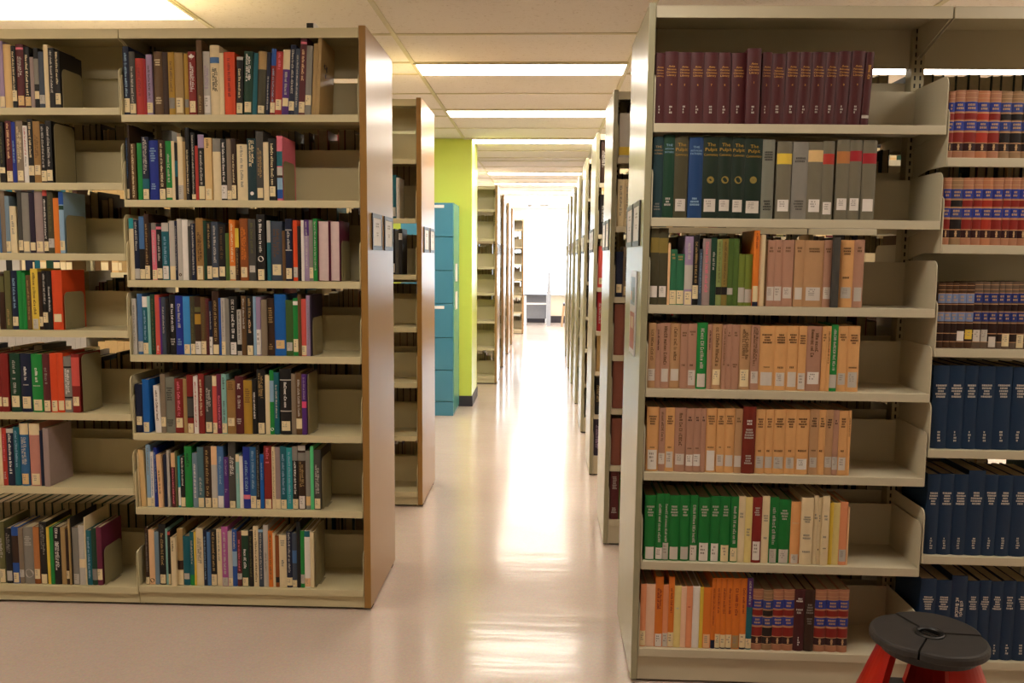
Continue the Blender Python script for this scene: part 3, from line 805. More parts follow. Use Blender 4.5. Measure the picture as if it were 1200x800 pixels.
942.8 27.1 211 0 0 apricot Hdkbrown:155:188 Hbrown:75:85 Lpale:17:59
970.3 10.2 212 0 0 apricot Tbrown:124:187
@R 6 416
330.3 37.1 216 0 0 kelly Hltgrey:146:184 Lwhite:3:44
367.8 22.6 223 0 0 kelly Tltgrey:60:189 Lwhite:4:42
390.8 18.7 223 0 0 kelly Tltgrey:61:189 Lltgrey:3:59
410.0 35.3 218 0 0 kelly Hltgrey:148:186 Lpale:4:46
445.6 32.7 219 0 0 kelly Hltgrey:149:187 Lltgrey:5:47
478.8 23.9 220 0 0 kelly Tltgrey:59:188 Lpale:-1:53
505.0 38.9 214 0 0 kelly Hltgrey:150:188 Lwhite:-4:62
544.3 31.5 219 0 0 kelly Hltgrey:151:189 Lwhite:-3:61
576.2 33.4 218 0 0 kelly Hltgrey:152:190 Lcream:-4:56
610.0 24.2 219 0 0 kelly Tltgrey:59:187 Lcream:3:48
634.6 21.5 221 0 0 cream Hgrey:148:168
656.5 22.3 218 0 0 straw Hgrey:88:116
679.2 31.4 218 0 0 dkred Hltgrey:157:187 Lwhite:9:71
711.0 23.3 223 0 0 cream Hgrey:138:162 Hgrey:78:90
734.7 28.4 220 0 0 kelly Tltgrey:54:186 Lltgrey:2:48
763.5 40.0 213 0 0 kelly Hltgrey:145:181 Lpale:-7:47
803.9 31.4 206 0 0 ltorange Lpale:-6:32 Hpeach:132:140
835.7 37.7 222 8 0 cream Hgrey:140:163 Hgrey:84:104 Hgrey:40:48
876.2 13.5 229 0 0 cream Hgrey:150:170
890.1 11.6 223 0 0 cream Hgrey:142:166 Hdkgrey:46:54
902.1 22.3 230 8 0 cream Hgrey:149:169 Hgrey:89:101 Hdkgrey:54:60
927.4 11.9 206 0 0 yellow 
939.7 20.8 206 0 0 straw 
960.9 24.6 210 0 0 salmon Lltgrey:12:52
985.9 5.0 192 0 0 peach 
@R 7 120
324.9 18.4 213 0 0 salmon Lcream:3:54
343.8 28.7 213 0 0 palepeach 
372.8 26.5 240 0 0 orange Tdkred:112:200 Bnavy:-8:-1 Lwhite:-1:45
399.8 16.6 213 0 0 salmon Lpale:-4:48
416.8 18.8 241 0 0 orange Tdkred:113:201 Bnavy:-7:0 Lcream:0:51
436.0 22.2 210 0 0 straw Hltgrey:130:138
458.6 17.0 208 0 0 palepeach 
476.0 19.9 209 0 0 salmon Hred:137:143
496.3 23.0 210 0 0 white 
519.6 11.4 208 0 0 yellow 
531.4 26.4 207 0 0 orange Lpeach:-0:48
558.2 13.5 240 0 0 orange Bnavy:-3:29 Tdkred:77:205
572.1 17.3 241 0 0 orange Tdkred:118:206 Bnavy:-2:5 Lcream:3:50
589.8 17.7 241 0 0 orange Tdkred:118:206 Bnavy:-1:6 Lcream:4:48
608.0 18.5 242 0 0 orange Tdkred:119:207 Bnavy:-1:6 Lcream:4:49
626.8 25.0 241 0 0 orange Ltan:3:47 Tdkred:108:207
652.2 20.0 242 0 0 orange Tdkred:120:208 Bnavy:1:8 Lcream:6:52
672.6 19.1 244 0 0 teal Bpurple:145:244 Tltgrey:149:233 Lcream:4:37
692.1 34.3 206 0 0 law1 
726.8 32.2 203 0 0 law2 
759.4 33.9 207 0 0 law1 
793.7 34.3 208 0 0 law1 
828.4 34.4 209 0 0 oxblood Hwhite:166:182 Hltgrey:126:146 Hwhite:18:50
863.2 31.7 208 0 0 dkbrown Hgrey:127:163 Hgrey:91:115
895.4 37.8 211 0 0 law1 
933.6 38.2 211 0 0 law1 
972.1 32.6 212 0 0 law1 
@Q 1 1725
1226.0 18.4 202 0 0 law1 
1244.8 32.1 205 0 0 law1 
1277.3 38.0 206 0 0 law1 
1315.6 35.4 204 0 0 law3 
1351.4 34.0 204 0 0 law1 
1385.9 32.4 203 0 0 law2 
1418.7 34.9 203 0 0 law2 
1453.9 30.3 204 0 0 law2 
1484.6 30.9 204 0 0 law1 
@Q 2 1458
1226.4 24.7 207 0 0 law1 
1251.5 35.7 207 0 0 law2 
1287.6 31.8 207 0 0 law1 
1319.9 27.1 208 0 0 law1 
1347.4 30.7 208 0 0 law3 
1378.5 31.9 208 0 0 law1 
1410.9 23.3 209 0 0 law1 
1434.6 25.8 209 0 0 law1 
1460.8 29.9 209 0 0 law1 
1491.1 28.1 210 0 0 law1 
@Q 3 1133
1230.1 22.0 206 0 0 law4 
1252.5 20.7 206 0 0 law4 
1273.7 18.6 206 0 0 law4 
1292.6 25.4 207 0 0 law4 Lwhite:23:54
1318.5 23.9 207 0 0 law4 Lyellow:29:59
1342.8 25.2 210 0 0 law5 Lpale:22:59
1368.4 20.9 210 0 0 law5 Lltgrey:22:60
1389.7 28.6 210 0 0 law5 Lpale:5:38
1418.7 15.5 211 0 0 law5 
1434.6 22.8 211 0 0 law5 Lcream:8:48
1457.8 19.8 211 0 0 law5 
1477.9 25.7 212 0 0 law5 Lcream:4:46
1504.1 21.9 212 0 0 law5 
@Q 4 809
1234.1 49.7 268 0 -0.6 bluecloth Hpale:163:208 Hpale:21:58
1284.2 49.1 269 0 -0.6 bluecloth Hpale:164:209 Hpale:22:59
1333.7 41.9 269 0 -0.6 bluecloth Hpale:165:210 Hpale:23:60
1376.0 51.0 268 0 -0.4 bluecloth Hpale:166:211 Hpale:24:61
1427.4 52.6 268 0 -0.4 bluecloth Hpale:167:212 Hpale:25:62
1480.4 48.8 267 0 0 bluecloth Hpale:168:213 Hpale:27:63
1529.6 49.3 268 0 0 bluecloth Hpale:169:214 Hpale:28:64
@Q 5 460
1234.6 40.3 264 0 0 bluecloth Hpale:163:207 Hpale:17:57
1275.2 43.4 266 0 0 bluecloth Hpale:164:208 Hpale:18:58
1319.0 44.3 265 0 0 bluecloth Hpale:165:209 Hpale:19:59
1363.7 52.7 279 0 0 bluecloth Hpale:167:211 Hpale:21:60
1416.8 41.3 266 0 0 bluecloth Hpale:168:212 Hpale:22:62
1458.5 46.0 265 0 0 bluecloth Hpale:169:213 Hpale:23:63
1504.9 48.8 265 0 0 bluecloth Hpale:170:214 Hpale:25:64
1554.0 41.8 266 0 0 bluecloth Hpale:171:215 Hpale:26:65
@Q 6 110
1233.0 50.2 267 0 0 bluecloth Hpale:163:210 Hpale:10:47
1283.6 48.7 263 0 0 bluecloth Hpale:164:211 Hpale:12:49
1332.7 49.9 280 0 0 bluecloth Tpale:134:207
1383.0 38.6 263 0 0 bluecloth Hpale:167:214 Hpale:15:52
1422.0 37.1 266 0 0 bluecloth Hpale:168:215 Hpale:16:53
1459.5 39.3 264 0 0 bluecloth Hpale:169:216 Hpale:18:54
1499.2 39.2 267 0 0 bluecloth Hpale:171:217 Hpale:19:56
1538.8 48.1 265 0 0 bluecloth Hpale:172:219 Hpale:20:57
'''
import re
off = lambda zs, d: [z+d for z in zs[:-1]]+[zs[-1]]
def alt(zs, sd):
    r = random.Random(sd); return [z+r.choice((.0, .03, .055, -.03, .08)) for z in zs[:-1]]+[zs[-1]]
CARDS_L = [(.08, .275, 1.43, 1.573), (.33, .525, 1.43, 1.573)]
CARDS_R = [(.085, .285, 1.444, 1.592), (.315, .515, 1.444, 1.592)]
TH = .0073
def Tr(x, y, z):    # the right-hand ranges lean a touch with the floor
    return Vector((.3+(x-.3)*math.cos(TH)+z*math.sin(TH), y, -(x-.3)*math.sin(TH)+z*math.cos(TH)))
LE = [(-1.6165, -.7065), (-2.5265, -1.6195), (-3.4365, -2.5295)]
RE = [(.3195, 1.2165), (1.2215, 2.1185)]
REAR = {}      # (xlo, xhi, spine y, shelf heights, tilt) of every row filled with background books
rack_lab = {'L0': 'tall brown-ended steel bookcase at left, full of mixed books', 'L1': 'brown-ended bookcase behind the left one, nearly empty shelves',
            'R0': 'near right steel bookcase with olive end panel and bound volumes', }
zr0 = [alt(ZL, 3), alt(ZA, 4)]
Rack(rack_lab['L0'], 3.25, 2.252, (-.7045, -.6775), -1, LE[:2], [ZL, ZA], zr0, M_SHELF, M_INNER, M_BROWN, cards=CARDS_L, depth=.55)
FILL = []
FILL += [(LE[0], 3.80-.014, zr0[0], 1, 0), (LE[1], 3.80-.014, zr0[1], 1, 0)]
zr = [alt(ZL, 8), alt(ZL, 9), alt(ZL, 10)]
Rack(rack_lab['L1'], 4.68, 2.252, (-.7045, -.6775), -1, LE, [ZL, ZL, ZL], zr, M_SHELF, M_INNER, M_BROWN, cards=CARDS_L, depth=.55)
FILL += [((LE[0][0], -.86), 4.694, ZL, 0, 0), (LE[1], 4.694, ZL, 0, 0), (LE[0], 5.23-.014, zr[0], 1, 0), (LE[1], 5.23-.014, zr[1], 1, 0), (LE[2], 4.694, ZL, 0, 0), (LE[2], 5.23-.014, zr[2], 1, 0)]
PANEL_FAR = material('brown_grey_panel_enamel', 'a8865c', .27, 0, .45, .03, 4)
for k, y in enumerate((9.45, 10.9, 12.4, 13.85)):
    dx = .15
    zr = [alt(ZL, 20+k)]
    E1 = [(LE[0][0]+dx, LE[0][1]+dx)]
    Rack('brown-ended bookcase beyond the lime column, %s of four in the row' % ordinal(k+1), y, 2.19, (-.7045+dx, -.6775+dx), -1, E1, [ZL], zr, M_LIP, M_PLATE, PANEL_FAR, cards=CARDS_L, detail=False)
    FILL += [(E1[0], y+.53-.014, zr[0], 1, 0), ((E1[0][0], E1[0][1]-.45), y+.014, ZL, 0, 0)]
zr = [alt(ZL, 31)]
E1 = [(-1.33, -.427)]
Rack('last left bookcase standing nearest the far window', 15.85, 2.13, (-.425, -.398), -1, E1, [ZL], zr, M_LIP, M_PLATE, PANEL_FAR, detail=False)
FILL += [(E1[0], 16.38-.014, zr[0], 1, 0), ((-1.33, -.56), 15.864, ZL, 0, 0)]
zr0 = [[1.86, 1.56, 1.25, 1.0, .74, .45, .12], alt(ZR, 42)]
Rack(rack_lab['R0'], 2.725, 2.178, (.2965, .318), 1, RE, [ZR, ZQ], zr0, M_LIP, M_PLATE, M_OLIVE, tilt=TH, cards=CARDS_R)
FILL += [(RE[0], 3.255-.014, zr0[0], 1, TH), (RE[1], 3.255-.014, zr0[1], 1, TH)]
for k in range(1, 8):
    y = 2.725+1.36*k
    zr = [alt(ZR1, 50+k), alt(ZR1, 60+k)]
    nb = 2 if k < 3 else 1
    Rack(('olive-ended bookcase on the right, %s range behind the near one' % ordinal(k)), y, 2.178, (.2965, .318), 1, RE[:nb], [ZR1]*nb, zr[:nb], M_LIP, M_PLATE, M_OLIVE, tilt=TH, cards=CARDS_R, detail=(k == 1))
    FILL += [(RE[i], y+.53-.014, zr[i], 1, TH) for i in range(nb)]
    FILL += [((RE[0][0]+(.165 if k == 1 else .085 if k == 2 else .006), RE[0][1]), y+.014, ZR1, 0, TH)]
    if nb > 1: FILL += [(RE[1], y+.014, ZR1, 0, TH)]

# ------------------------------------------------------------------ background books nobody could pick out one by one
OVERRIDE = {(.3195, 3.241, 2): ('brown', .235, .02, .86), (.3195, 3.241, 0): ('taupe', .19, .02), (-1.6165, 5.216, 0): ('dkbrown', .2, .01), (-1.6165, 5.216, 1): ('brown', .262, .01), (-1.6165, 5.216, 2): ('dkbrown', .262, .01), (-1.6165, 5.216, 3): ('brown', .262, .01), (-1.6165, 5.216, 4): ('brown', .262, .01), (-1.6165, 5.216, 5): ('dkbrown', .262, .01),
            (1.2215, 3.241, 0): ('blackgreen', .225, .02), (1.2215, 3.241, 2): ('brown', .24, .02), (1.2215, 4.099, 2): ('cream', .225, .006), (.3195, 4.099, 2): ('cream', .225, .47)}
def stuff_books():
    mb = MB(); rnd = random.Random(99)
    keys = ['black', 'dkbrown', 'navy', 'brown', 'grey', 'cream', 'dkgreen', 'maroon', 'tan', 'taupe', 'ltgrey', 'olive', 'dkred', 'teal', 'buff', 'dkgrey', 'cream', 'ltgrey', 'brown', 'black']
    for (x0, x1), ys, zs, rear, th in FILL:
        for si, z in enumerate(zs):
            top = (zs[si-1]-.034) if si else 2.1
            x = x0+.012; lim = x1-.012-(0 if rear else rnd.random()*.35 if rnd.random() < .6 else .01)
            ov = OVERRIDE.get((round(x0, 4), round(ys, 3), si))
            if rear and not ov: x += rnd.choice((0, 0, .03, .06))
            fam = rnd.random(); fk = rnd.choice(keys); fh = rnd.uniform(.2, .26)
            if ov: fam, fk, fh, lim = 0, ov[0], ov[1], (ov[3] if len(ov) > 3 else x1-.012); x = x0+ov[2]
            while x < lim-.046:
                w = rnd.uniform(.012, .045) if fam > .35 else rnd.uniform(.03, .045)
                h = rnd.uniform(.185, .262) if fam > .35 else fh+rnd.uniform(-.004, .004)
                h = min(h, top-z); d = min(.2, h*.72); k = fk if fam < .35 else rnd.choice(keys); m = cmat(k)
                T = (lambda p: Tr(*p)) if th else (lambda p: Vector(p))
                sg = -1 if rear else 1
                def bx(a, b, y0, y1, z0, z1, mat):
                    ya, yb = sorted((ys+sg*y0, ys+sg*y1))
                    v = [T(p)[:] for p in ((a,ya,z0),(b,ya,z0),(b,yb,z0),(a,yb,z0),(a,ya,z1),(b,ya,z1),(b,yb,z1),(a,yb,z1))]
                    mb.mesh(v, [(0,3,2,1),(4,5,6,7),(0,1,5,4),(1,2,6,5),(2,3,7,6),(3,0,4,7)], mat)
                zb = z+.0008
                bx(x, x+.002, .002, d, zb, zb+h, m); bx(x+w-.0025, x+w-.0005, .002, d, zb, zb+h, m)
                bx(x, x+w-.0005, 0, .002, zb, zb+h, m)
                bx(x+.002, x+w-.0025, .002, d-.004, zb+.003, zb+h-.003, M_PAGES)
                if rnd.random() < .6: bx(x+.001, x+w-.0015, -.0006, 0, zb+.012, zb+.055, M_TAG['cream'])
                x += w+.0006
    o = mb.build('shelved_books'); o['kind'] = 'stuff'
    tag(o, 'rows of distant library books on the far sides and farther bookcases', 'books')
stuff_books()

# ------------------------------------------------------------------ the books one can count
LAW = {'law1': ('b07a5c', '2b3c98', '8c241c', '34161a'), 'law2': ('9a7a58', '33458c', '1e1716', '2a1c1a'), 'law3': ('c07e58', '2c3c90', 'b03422', '3a1a1a'),
       'law4': ('4a301c', '7f92bc', '2c1710', '2a1812'), 'law5': ('6a5848', '1f347e', '2c140e', '2a1a14')}
def law_bands(k, h):
    le, bl, rd, dk = [material('law_%s' % c, c, .45, 0, .4, .05, 40) for c in LAW[k]]
    ln = material('law_line', 'c89a70', .4, 0, .4, 0)
    fr = [(0, .095, le), (.095, .105, ln), (.105, .22, dk), (.22, .232, ln), (.232, .38, rd), (.38, .392, ln), (.392, .41, le), (.41, .545, bl), (.545, .555, ln),
          (.555, .57, le), (.57, .665, rd), (.665, .675, ln), (.675, .69, le), (.69, .83, bl), (.83, .84, ln), (.84, .885, le), (.885, .893, ln), (.893, .955, le), (.955, .963, ln), (.963, 1.01, le)]
    return [(a*h, b*h, m) for a, b, m in fr]
FONTS = {}
def font_mesh(txt):
    if txt not in FONTS:
        cu = bpy.data.curves.new('lettering', 'FONT'); cu.body = txt; cu.align_x = 'CENTER'; cu.resolution_u = 2
        ob = bpy.data.objects.new('lettering', cu); COLL.objects.link(ob)
        dg = bpy.context.evaluated_depsgraph_get(); dg.update()
        me = ob.evaluated_get(dg).to_mesh()
        FONTS[txt] = ([v.co[:2] for v in me.vertices], [tuple(p.vertices) for p in me.polygons])
        ob.evaluated_get(dg).to_mesh_clear()
        bpy.data.objects.remove(ob); bpy.data.curves.remove(cu)
    return FONTS[txt]
def text_block(b, lines, w, ztop, zbot, ay, m, fill=.86):
    n = len(lines); pitch = (ztop-zbot)/n
    for i, t in enumerate(lines):
        vs, fs = font_mesh(t)
        if not vs: continue
        xs = [v[0] for v in vs]; wid = max(xs)-min(xs)
        sc = min(pitch*.98, w*fill/max(wid, .01)*1.0)
        sx = min(sc*1.15, w*fill/max(wid, .01)); cx = (max(xs)+min(xs))/2
        z = ztop-pitch*(i+.82)
        b.mesh([((v[0]-cx)*sx+w/2, ay((v[0]-cx)*sx+w/2)-.0006, z+v[1]*max(sc, pitch*.72)) for v in vs], fs, m)
def vtitle(b, z0, z1, w, ay, m, rnd, big=0):
    L = z1-z0; ch = max(.0028, min(.36*w, .0105)); lines = 1
    if w > .026 and L > .07 and rnd.random() < .55: lines = 2
    for li in range(lines):
        xc = w/2 if lines == 1 else w*(.36 if li == 0 else .64)
        hh = ch if lines == 1 else min(ch, .26*w)
        z = z1-(0 if li == 0 else rnd.random()*.15*L); end = z0+(0 if lines == 1 else rnd.random()*.25*L)
        while z > end+hh*.4:
            for _ in range(rnd.choice((2, 3, 4, 5, 6, 7))):
                gw = hh*rnd.choice((.32, .5, .55, .6)); t = hh*.2
                if z-gw < end: z = end-1; break
                up = rnd.choice((1, 1, .72, .72)); lo_, hi_ = xc-hh/2, xc-hh/2+hh*up
                def q(xa, xb, za, zb):
                    b.face([(xa, ay(xa)-.0005, za), (xb, ay(xb)-.0005, za), (xb, ay(xb)-.0005, zb), (xa, ay(xa)-.0005, zb)], m)
                q(lo_, hi_, z-t, z)
                s = rnd.random()
                if gw > hh*.4:
                    if s < .6: q(lo_, hi_*.999, z-gw, z-gw+t)
                    if s < .4: q(lo_+(hi_-lo_)*.4, lo_+(hi_-lo_)*.4+t, z-gw, z)
                    if s > .3: q(hi_-t, hi_, z-gw, z)
                    if s > .55: q(lo_, lo_+t, z-gw, z)
                z -= gw+hh*.16
            z -= hh*.38
def hlines(b, z0, z1, w, ay, m, rnd, wmin=.38, wmax=.72):
    n = max(1, round((z1-z0)/.0085)); pitch = (z1-z0)/n; hh = min(.0062, pitch*.62)
    for i in range(n):
        zc = z1-(i+.5)*pitch; ww = w*rnd.uniform(wmin, wmax); x = w/2-ww/2
        while x < w/2+ww/2-.001:
            gw = hh*rnd.uniform(.5, .8); t = hh*.26
            if x+gw > w/2+ww/2: break
            def q(xa, xb, za, zb): b.face([(xa, ay(xa)-.0005, za), (xb, ay(xb)-.0005, za), (xb, ay(xb)-.0005, zb), (xa, ay(xa)-.0005, zb)], m)
            q(x, x+t, zc-hh/2, zc+hh/2); s = rnd.random()
            if s < .6: q(x+gw-t, x+gw, zc-hh/2, zc+hh/2)
            if s > .25: q(x, x+gw, zc+hh/2-t, zc+hh/2)
            if s > .6 or s < .2: q(x, x+gw, zc-t/2, zc+t/2)
            if s > .4: q(x, x+gw, zc-hh/2, zc-hh/2+t)
            x += gw+hh*.2
LEAF = [(0, 1), (.14, .72), (.3, .8), (.24, .42), (.52, .6), (.58, .46), (.86, .46), (.76, .28), (.9, .14), (.48, -.18), (.52, -.36), (.06, -.28), (.05, -.75), (-.05, -.75), (-.06, -.28), (-.52, -.36), (-.48, -.18),
        (-.9, .14), (-.76, .28), (-.86, .46), (-.58, .46), (-.52, .6), (-.24, .42), (-.3, .8), (-.14, .72)]
SHELFW = {1: 'top', 2: 'second', 3: 'third', 4: 'fourth', 5: 'fifth', 6: 'sixth', 7: 'bottom'}
BAYW = {'LB': 'left bay by aisle', 'LA': 'far left bay', 'R': 'right bay by aisle', 'Q': 'far right bay', 'R1': 'second right bookcase', 'R2': 'third right bookcase', 'L1': 'second left bookcase'}
def make_book(name, w, h, col, toks, rev, seed):
    """a book standing upright at the origin: spine to -Y, x 0..w, base on z 0"""
    rnd = random.Random(seed)
    D = max(.11, min(.205, h*.70+rnd.uniform(-.008, .012)))
    law = col in LAW
    t = min(.0022, w*.16); s = min(.0055 if (law or w > .03) else .003, w*.16)
    m0 = law_bands(col, h)[0][2] if law else cmat(col)
    root = bpy.data.objects.new(name, None); COLL.objects.link(root); root.empty_display_size = .03
    ay = lambda x: s*abs(2*x/w-1)**2.2
    fl = (lambda y: D-y) if rev else (lambda y: y)
    bands = law_bands(col, h) if law else []
    if not law:
        for tk in toks:
            if tk[0] == 'B':
                c, a, bz = tk[1:].split(':'); a, bz = float(a)/1000, float(bz)/1000
                if bz > h-.006: bz = h+.01
                if a < .004: a = -.01
                bands.append((a, bz, cmat(c)))
    N = 8
    prof = [(0, D)]+[(w*i/N, ay(w*i/N)) for i in range(N+1)]+[(w, D)]
    zs = sorted({0., h} | {z for a, b_, _ in bands for z in (a, b_) if .0005 < z < h-.0005})
    b = MB()
    for i in range(len(prof)-1):
        p, q = prof[i], prof[i+1]
        spine = 0 < i < len(prof)-2
        for z0, z1 in (zip(zs, zs[1:]) if spine else ((0, h),)):
            m = m0; zm = (z0+z1)/2
            if spine:
                for a, b_, mm in bands:
                    if a <= zm <= b_: m = mm
            b.face([(p[0], fl(p[1]), z0), (q[0], fl(q[1]), z0), (q[0], fl(q[1]), z1), (p[0], fl(p[1]), z1)], m)
    y1 = s+t
    inn = [(t, D), (t, y1), (w-t, y1), (w-t, D)]
    for p, q in zip(inn, inn[1:]): b.face([(p[0], fl(p[1]), 0), (p[0], fl(p[1]), h), (q[0], fl(q[1]), h), (q[0], fl(q[1]), 0)], m0)
    for z in (0, h):
        b.face([(0, fl(D), z), (t, fl(D), z), (t, fl(y1), z), (0, fl(s), z)], m0); b.face([(w, fl(D), z), (w-t, fl(D), z), (w-t, fl(y1), z), (w, fl(s), z)], m0)
        b.face([(p[0], fl(p[1]), z) for p in prof[1:-1]]+[(w-t, fl(y1), z), (t, fl(y1), z)], bands[-1][2] if (law and z) else m0)
    for xa, xb in ((0, t), (w-t, w)): b.face([(xa, fl(D), 0), (xb, fl(D), 0), (xb, fl(D), h), (xa, fl(D), h)], m0)
    b.build('cover', root)
    pg = MB(); ya, yb = sorted((fl(y1+.0003), fl(D-.0035)))
    if w-2*t > .0008: pg.box((t+.0001, ya, .0025), (w-t-.0001, yb, h-.0028), M_REVPAGES if rev else M_PAGES); pg.build('page_block', root)
    tags = False
    for tk in toks:
        if tk[0] == 'L':
            c, a, bz = tk[1:].split(':'); a, bz = max(.0015, float(a)/1000), min(h-.002, float(bz)/1000)
            if bz-a < .004: continue
            tw = w-.0006 if w < .023 else max(.0215, w*.74)
            x0 = (w-tw)/2; tb = MB(); K = 5; mt = M_TAG.get(c) or material('tag_'+c, COLOURS[c][0], .6)
            xs = [x0+tw*i/K for i in range(K+1)]
            for xa, xb in zip(xs, xs[1:]):
                tb.face([(xa, ay(xa)-.0004, a), (xb, ay(xb)-.0004, a), (xb, ay(xb)-.0004, bz), (xa, ay(xa)-.0004, bz)], mt)
            if rnd.random() < .8 and tw > .011:
                r = rnd.choice((3, 4)); mi = material('tag_print', '9c9288', .7, 0, .2, 0)
                glyph_rows(tb, x0+tw*.14, x0+tw*.62, a+(bz-a)*.35, bz-(bz-a)*.1, r, lambda x, z: (x, ay(x)-.0007, z), mi, seed+5)
            tb.build('call_number_label', root); tags = c
    for tk in toks:
        k = tk[0]
        if k in 'TH':
            c, a, bz = tk[1:].split(':'); a, bz = max(.004, float(a)/1000), min(h-.004, float(bz)/1000)
            if bz-a < .004: continue
            x = MB(); 
            if k == 'T': vtitle(x, a, bz, w, ay, cmat(c), rnd)
            elif col == 'oxblood' and a < h*.4: hlines(x, a, bz, w, ay, cmat(c), rnd, .17, .22)
            elif col == 'bluecloth' and a < h*.4: hlines(x, a, bz, w, ay, cmat(c), rnd, .15, .26)
            else: hlines(x, a, bz, w, ay, cmat(c), rnd)
            if x.f: x.build('spine_title', root)
        elif k == 'E':
            c, a, bz = tk[1:].split(':'); a, bz = float(a)/1000, float(bz)/1000; r = min((bz-a)/2, w*.44); zc = (a+bz)/2
            x = MB(); pts = LEAF if col == 'dkred' else [(math.cos(i*PI/8), math.sin(i*PI/8)) for i in range(16)]
            x.face([(w/2+px*r, -.0006+ay(w/2+px*r), zc+pz*r) for px, pz in pts], cmat(c)); x.build('spine_emblem', root)
        elif k == 'X':
            x = MB()
            if tk == 'Xante':
                g = cmat('gold'); text_block(x, ['Ante', 'Nicene', 'Christian', 'Library'], w, h*.815, h*.655, ay, g, .74)
                text_block(x, [str(1+seed % 9)], w, h*.565, h*.525, ay, g, .5)
            elif tk == 'Xpulpit':
                text_block(x, ['The', 'Pulpit', 'Commentary'], w, h*.93, h*.755, ay, cmat('mustard'), .9)
            elif tk in ('Xafc', 'Xafw'):
                text_block(x, ['THE', 'ANTE-NICENE', 'FATHERS'], w, h*.895, h*.775, ay, cmat('tan' if tk == 'Xafc' else 'ltblue'), .8)
            x.build('spine_title', root)
    if law:
        x = MB(); g = material('law_gilt', 'c8a478', .4, 0, .4, 0)
        if col in ('law1', 'law2', 'law3'):
            for px, pz in ((0, .16),):
                x.face([(w/2+a*w*.2, ay(w/2+a*w*.2)-.0006, h*.162+c*h*.045) for a, c in ((-.5, -1), (.5, -1), (.35, -.5), (.6, .1), (.35, .6), (.5, 1), (-.5, 1), (-.35, .6), (-.6, .1), (-.35, -.5))], g)
        for a, c in ((.43, .53), (.71, .81)): hlines(x, h*a, h*c, w, ay, g, rnd)
        x.build('spine_title', root)
    return root, tags
M_REVPAGES = material('white_fore_edge', 'dcc4c0', .8, 0, .2, .05, 60)
PLACED = 0
def place(root, bay, x, y, z, lean, w):
    l = math.radians(lean); z += .0011+(w*math.sin(l) if l > 0 else 0)
    if bay[0] in 'RQ': root.location = Tr(x, y, z); root.rotation_euler = (0, TH+l, 0)
    else: root.location = (x, y, z); root.rotation_euler = (0, l, 0)
cur = None; shelf = []
def flush():
    if not cur: return
    bay, n, z, E = cur
    hs = sorted(r[2] for r in shelf); med = hs[len(hs)//2]
    yf = 3.25 if bay[0] == 'L' else 2.725
    for i, (x, w, h, d, lean, col, toks, rev) in enumerate(shelf):
        law = col in LAW
        bound = bay == 'Q' or (bay == 'R' and n <= 2)
        name = 'law_volume' if law else 'bound_volume' if bound else 'book'
        if bay == 'R' and n > 2 and not law:
            name = 'journal_volume' if col in ('rosebuff', 'buffbrown', 'apricot', 'kelly', 'brickred') else 'paperback'
        elif bay[0] == 'L' and w < 17: name = 'paperback'
        root, tg = make_book(name, w/1000, h/1000, col, toks, rev, n*1000+i*37+ord(bay[-1]))
        if bay == 'LB' and n == 1 and i == len(shelf)-1:
            x_ = MB(); pm = cmat('dkpurple'); wx = w/1000+.0005
            for cy, cz, r in ((.055, .19, .016), (.085, .185, .02), (.075, .158, .014)):
                x_.face([(wx, cy+r*math.cos(q*PI/5)*(1 if q % 2 else .45), cz+r*math.sin(q*PI/5)*(1 if q % 2 else .45)) for q in range(10)], pm)
            x_.build('cover_emblem', root)
        place(root, bay, x/1000, yf+.014-d/1000, z, lean, w/1000)
        size = '' if law else 'tall ' if h > med*1.13 else 'short ' if h < med*.87 else 'thick ' if w > 36 else 'slim ' if w < 13 else ''
        word = COLOURS[col][1]
        desc = size+word+(' volume' if law or bound else ' book')
        if rev: desc = 'book with pale page edges outward'
        elif tg: desc += ' with %s tag' % ('white' if tg in ('white', 'ltgrey', 'pale') else 'cream' if tg in ('cream', 'buff') else COLOURS[tg][1])
        bw = BAYW[bay]
        if len(desc.split())+6+len(bw.split()) > 16: desc = desc.replace(size, '', 1) if size else desc
        if len(desc.split())+6+len(bw.split()) > 16: desc = re.sub(r' with .* tag', '', desc)
        tag(root, '%s, %s from left, %s shelf of %s' % (desc, ordinal(i+1), SHELFW[n] if not (bay == 'Q' and n == 6) else 'bottom', bw),
            'book', 'books on the %s shelf of the %s' % (SHELFW[n] if not (bay == 'Q' and n == 6) else 'bottom', bw))
    if E:
        bookend(E[0]/1000, yf+.016, z+.0007, E[1]/1000, bay, n)
def bookend(x, y, z, h, bay, n):
    D = .142; r = .022
    b = MB(); poly = [(0, .0006), (0, h-r)]+arc(r, h-r, r, 180, 90)+arc(D-r, h-r, r, 90, 0)+[(D, .0006)]
    b.prism(poly, 0, 0, .0014, M_BOOKEND)
    root = thing('bookend', 'grey steel bookend closing the row on the %s shelf of %s' % (SHELFW[n], BAYW[bay]), 'bookend', (x, y, z), 'steel bookends on the left bookcase')
    b.build('upright_plate', root)
    f = MB(); f.box((.0014, .04, .0003), (.0022, D-.03, .03), M_BOOKEND); f.box((.0014, .04, .0003), (.012, D-.03, .0013), M_BOOKEND); f.build('foot', root)
for ln in BOOKTXT.strip().splitlines():
    if ln[0] == '@':
        flush(); p = ln[1:].split(); cur = (p[0], int(p[1]), float(p[2])/1000, (float(p[3]), float(p[4])) if len(p) > 3 else None); shelf = []
    else:
        p = ln.split(); col = p[5]; rev = '*' in col; col = col.split('^')[0].replace('*', '')
        shelf.append((float(p[0]), float(p[1]), float(p[2]), float(p[3]), float(p[4]), col, p[6:], rev))
flush()
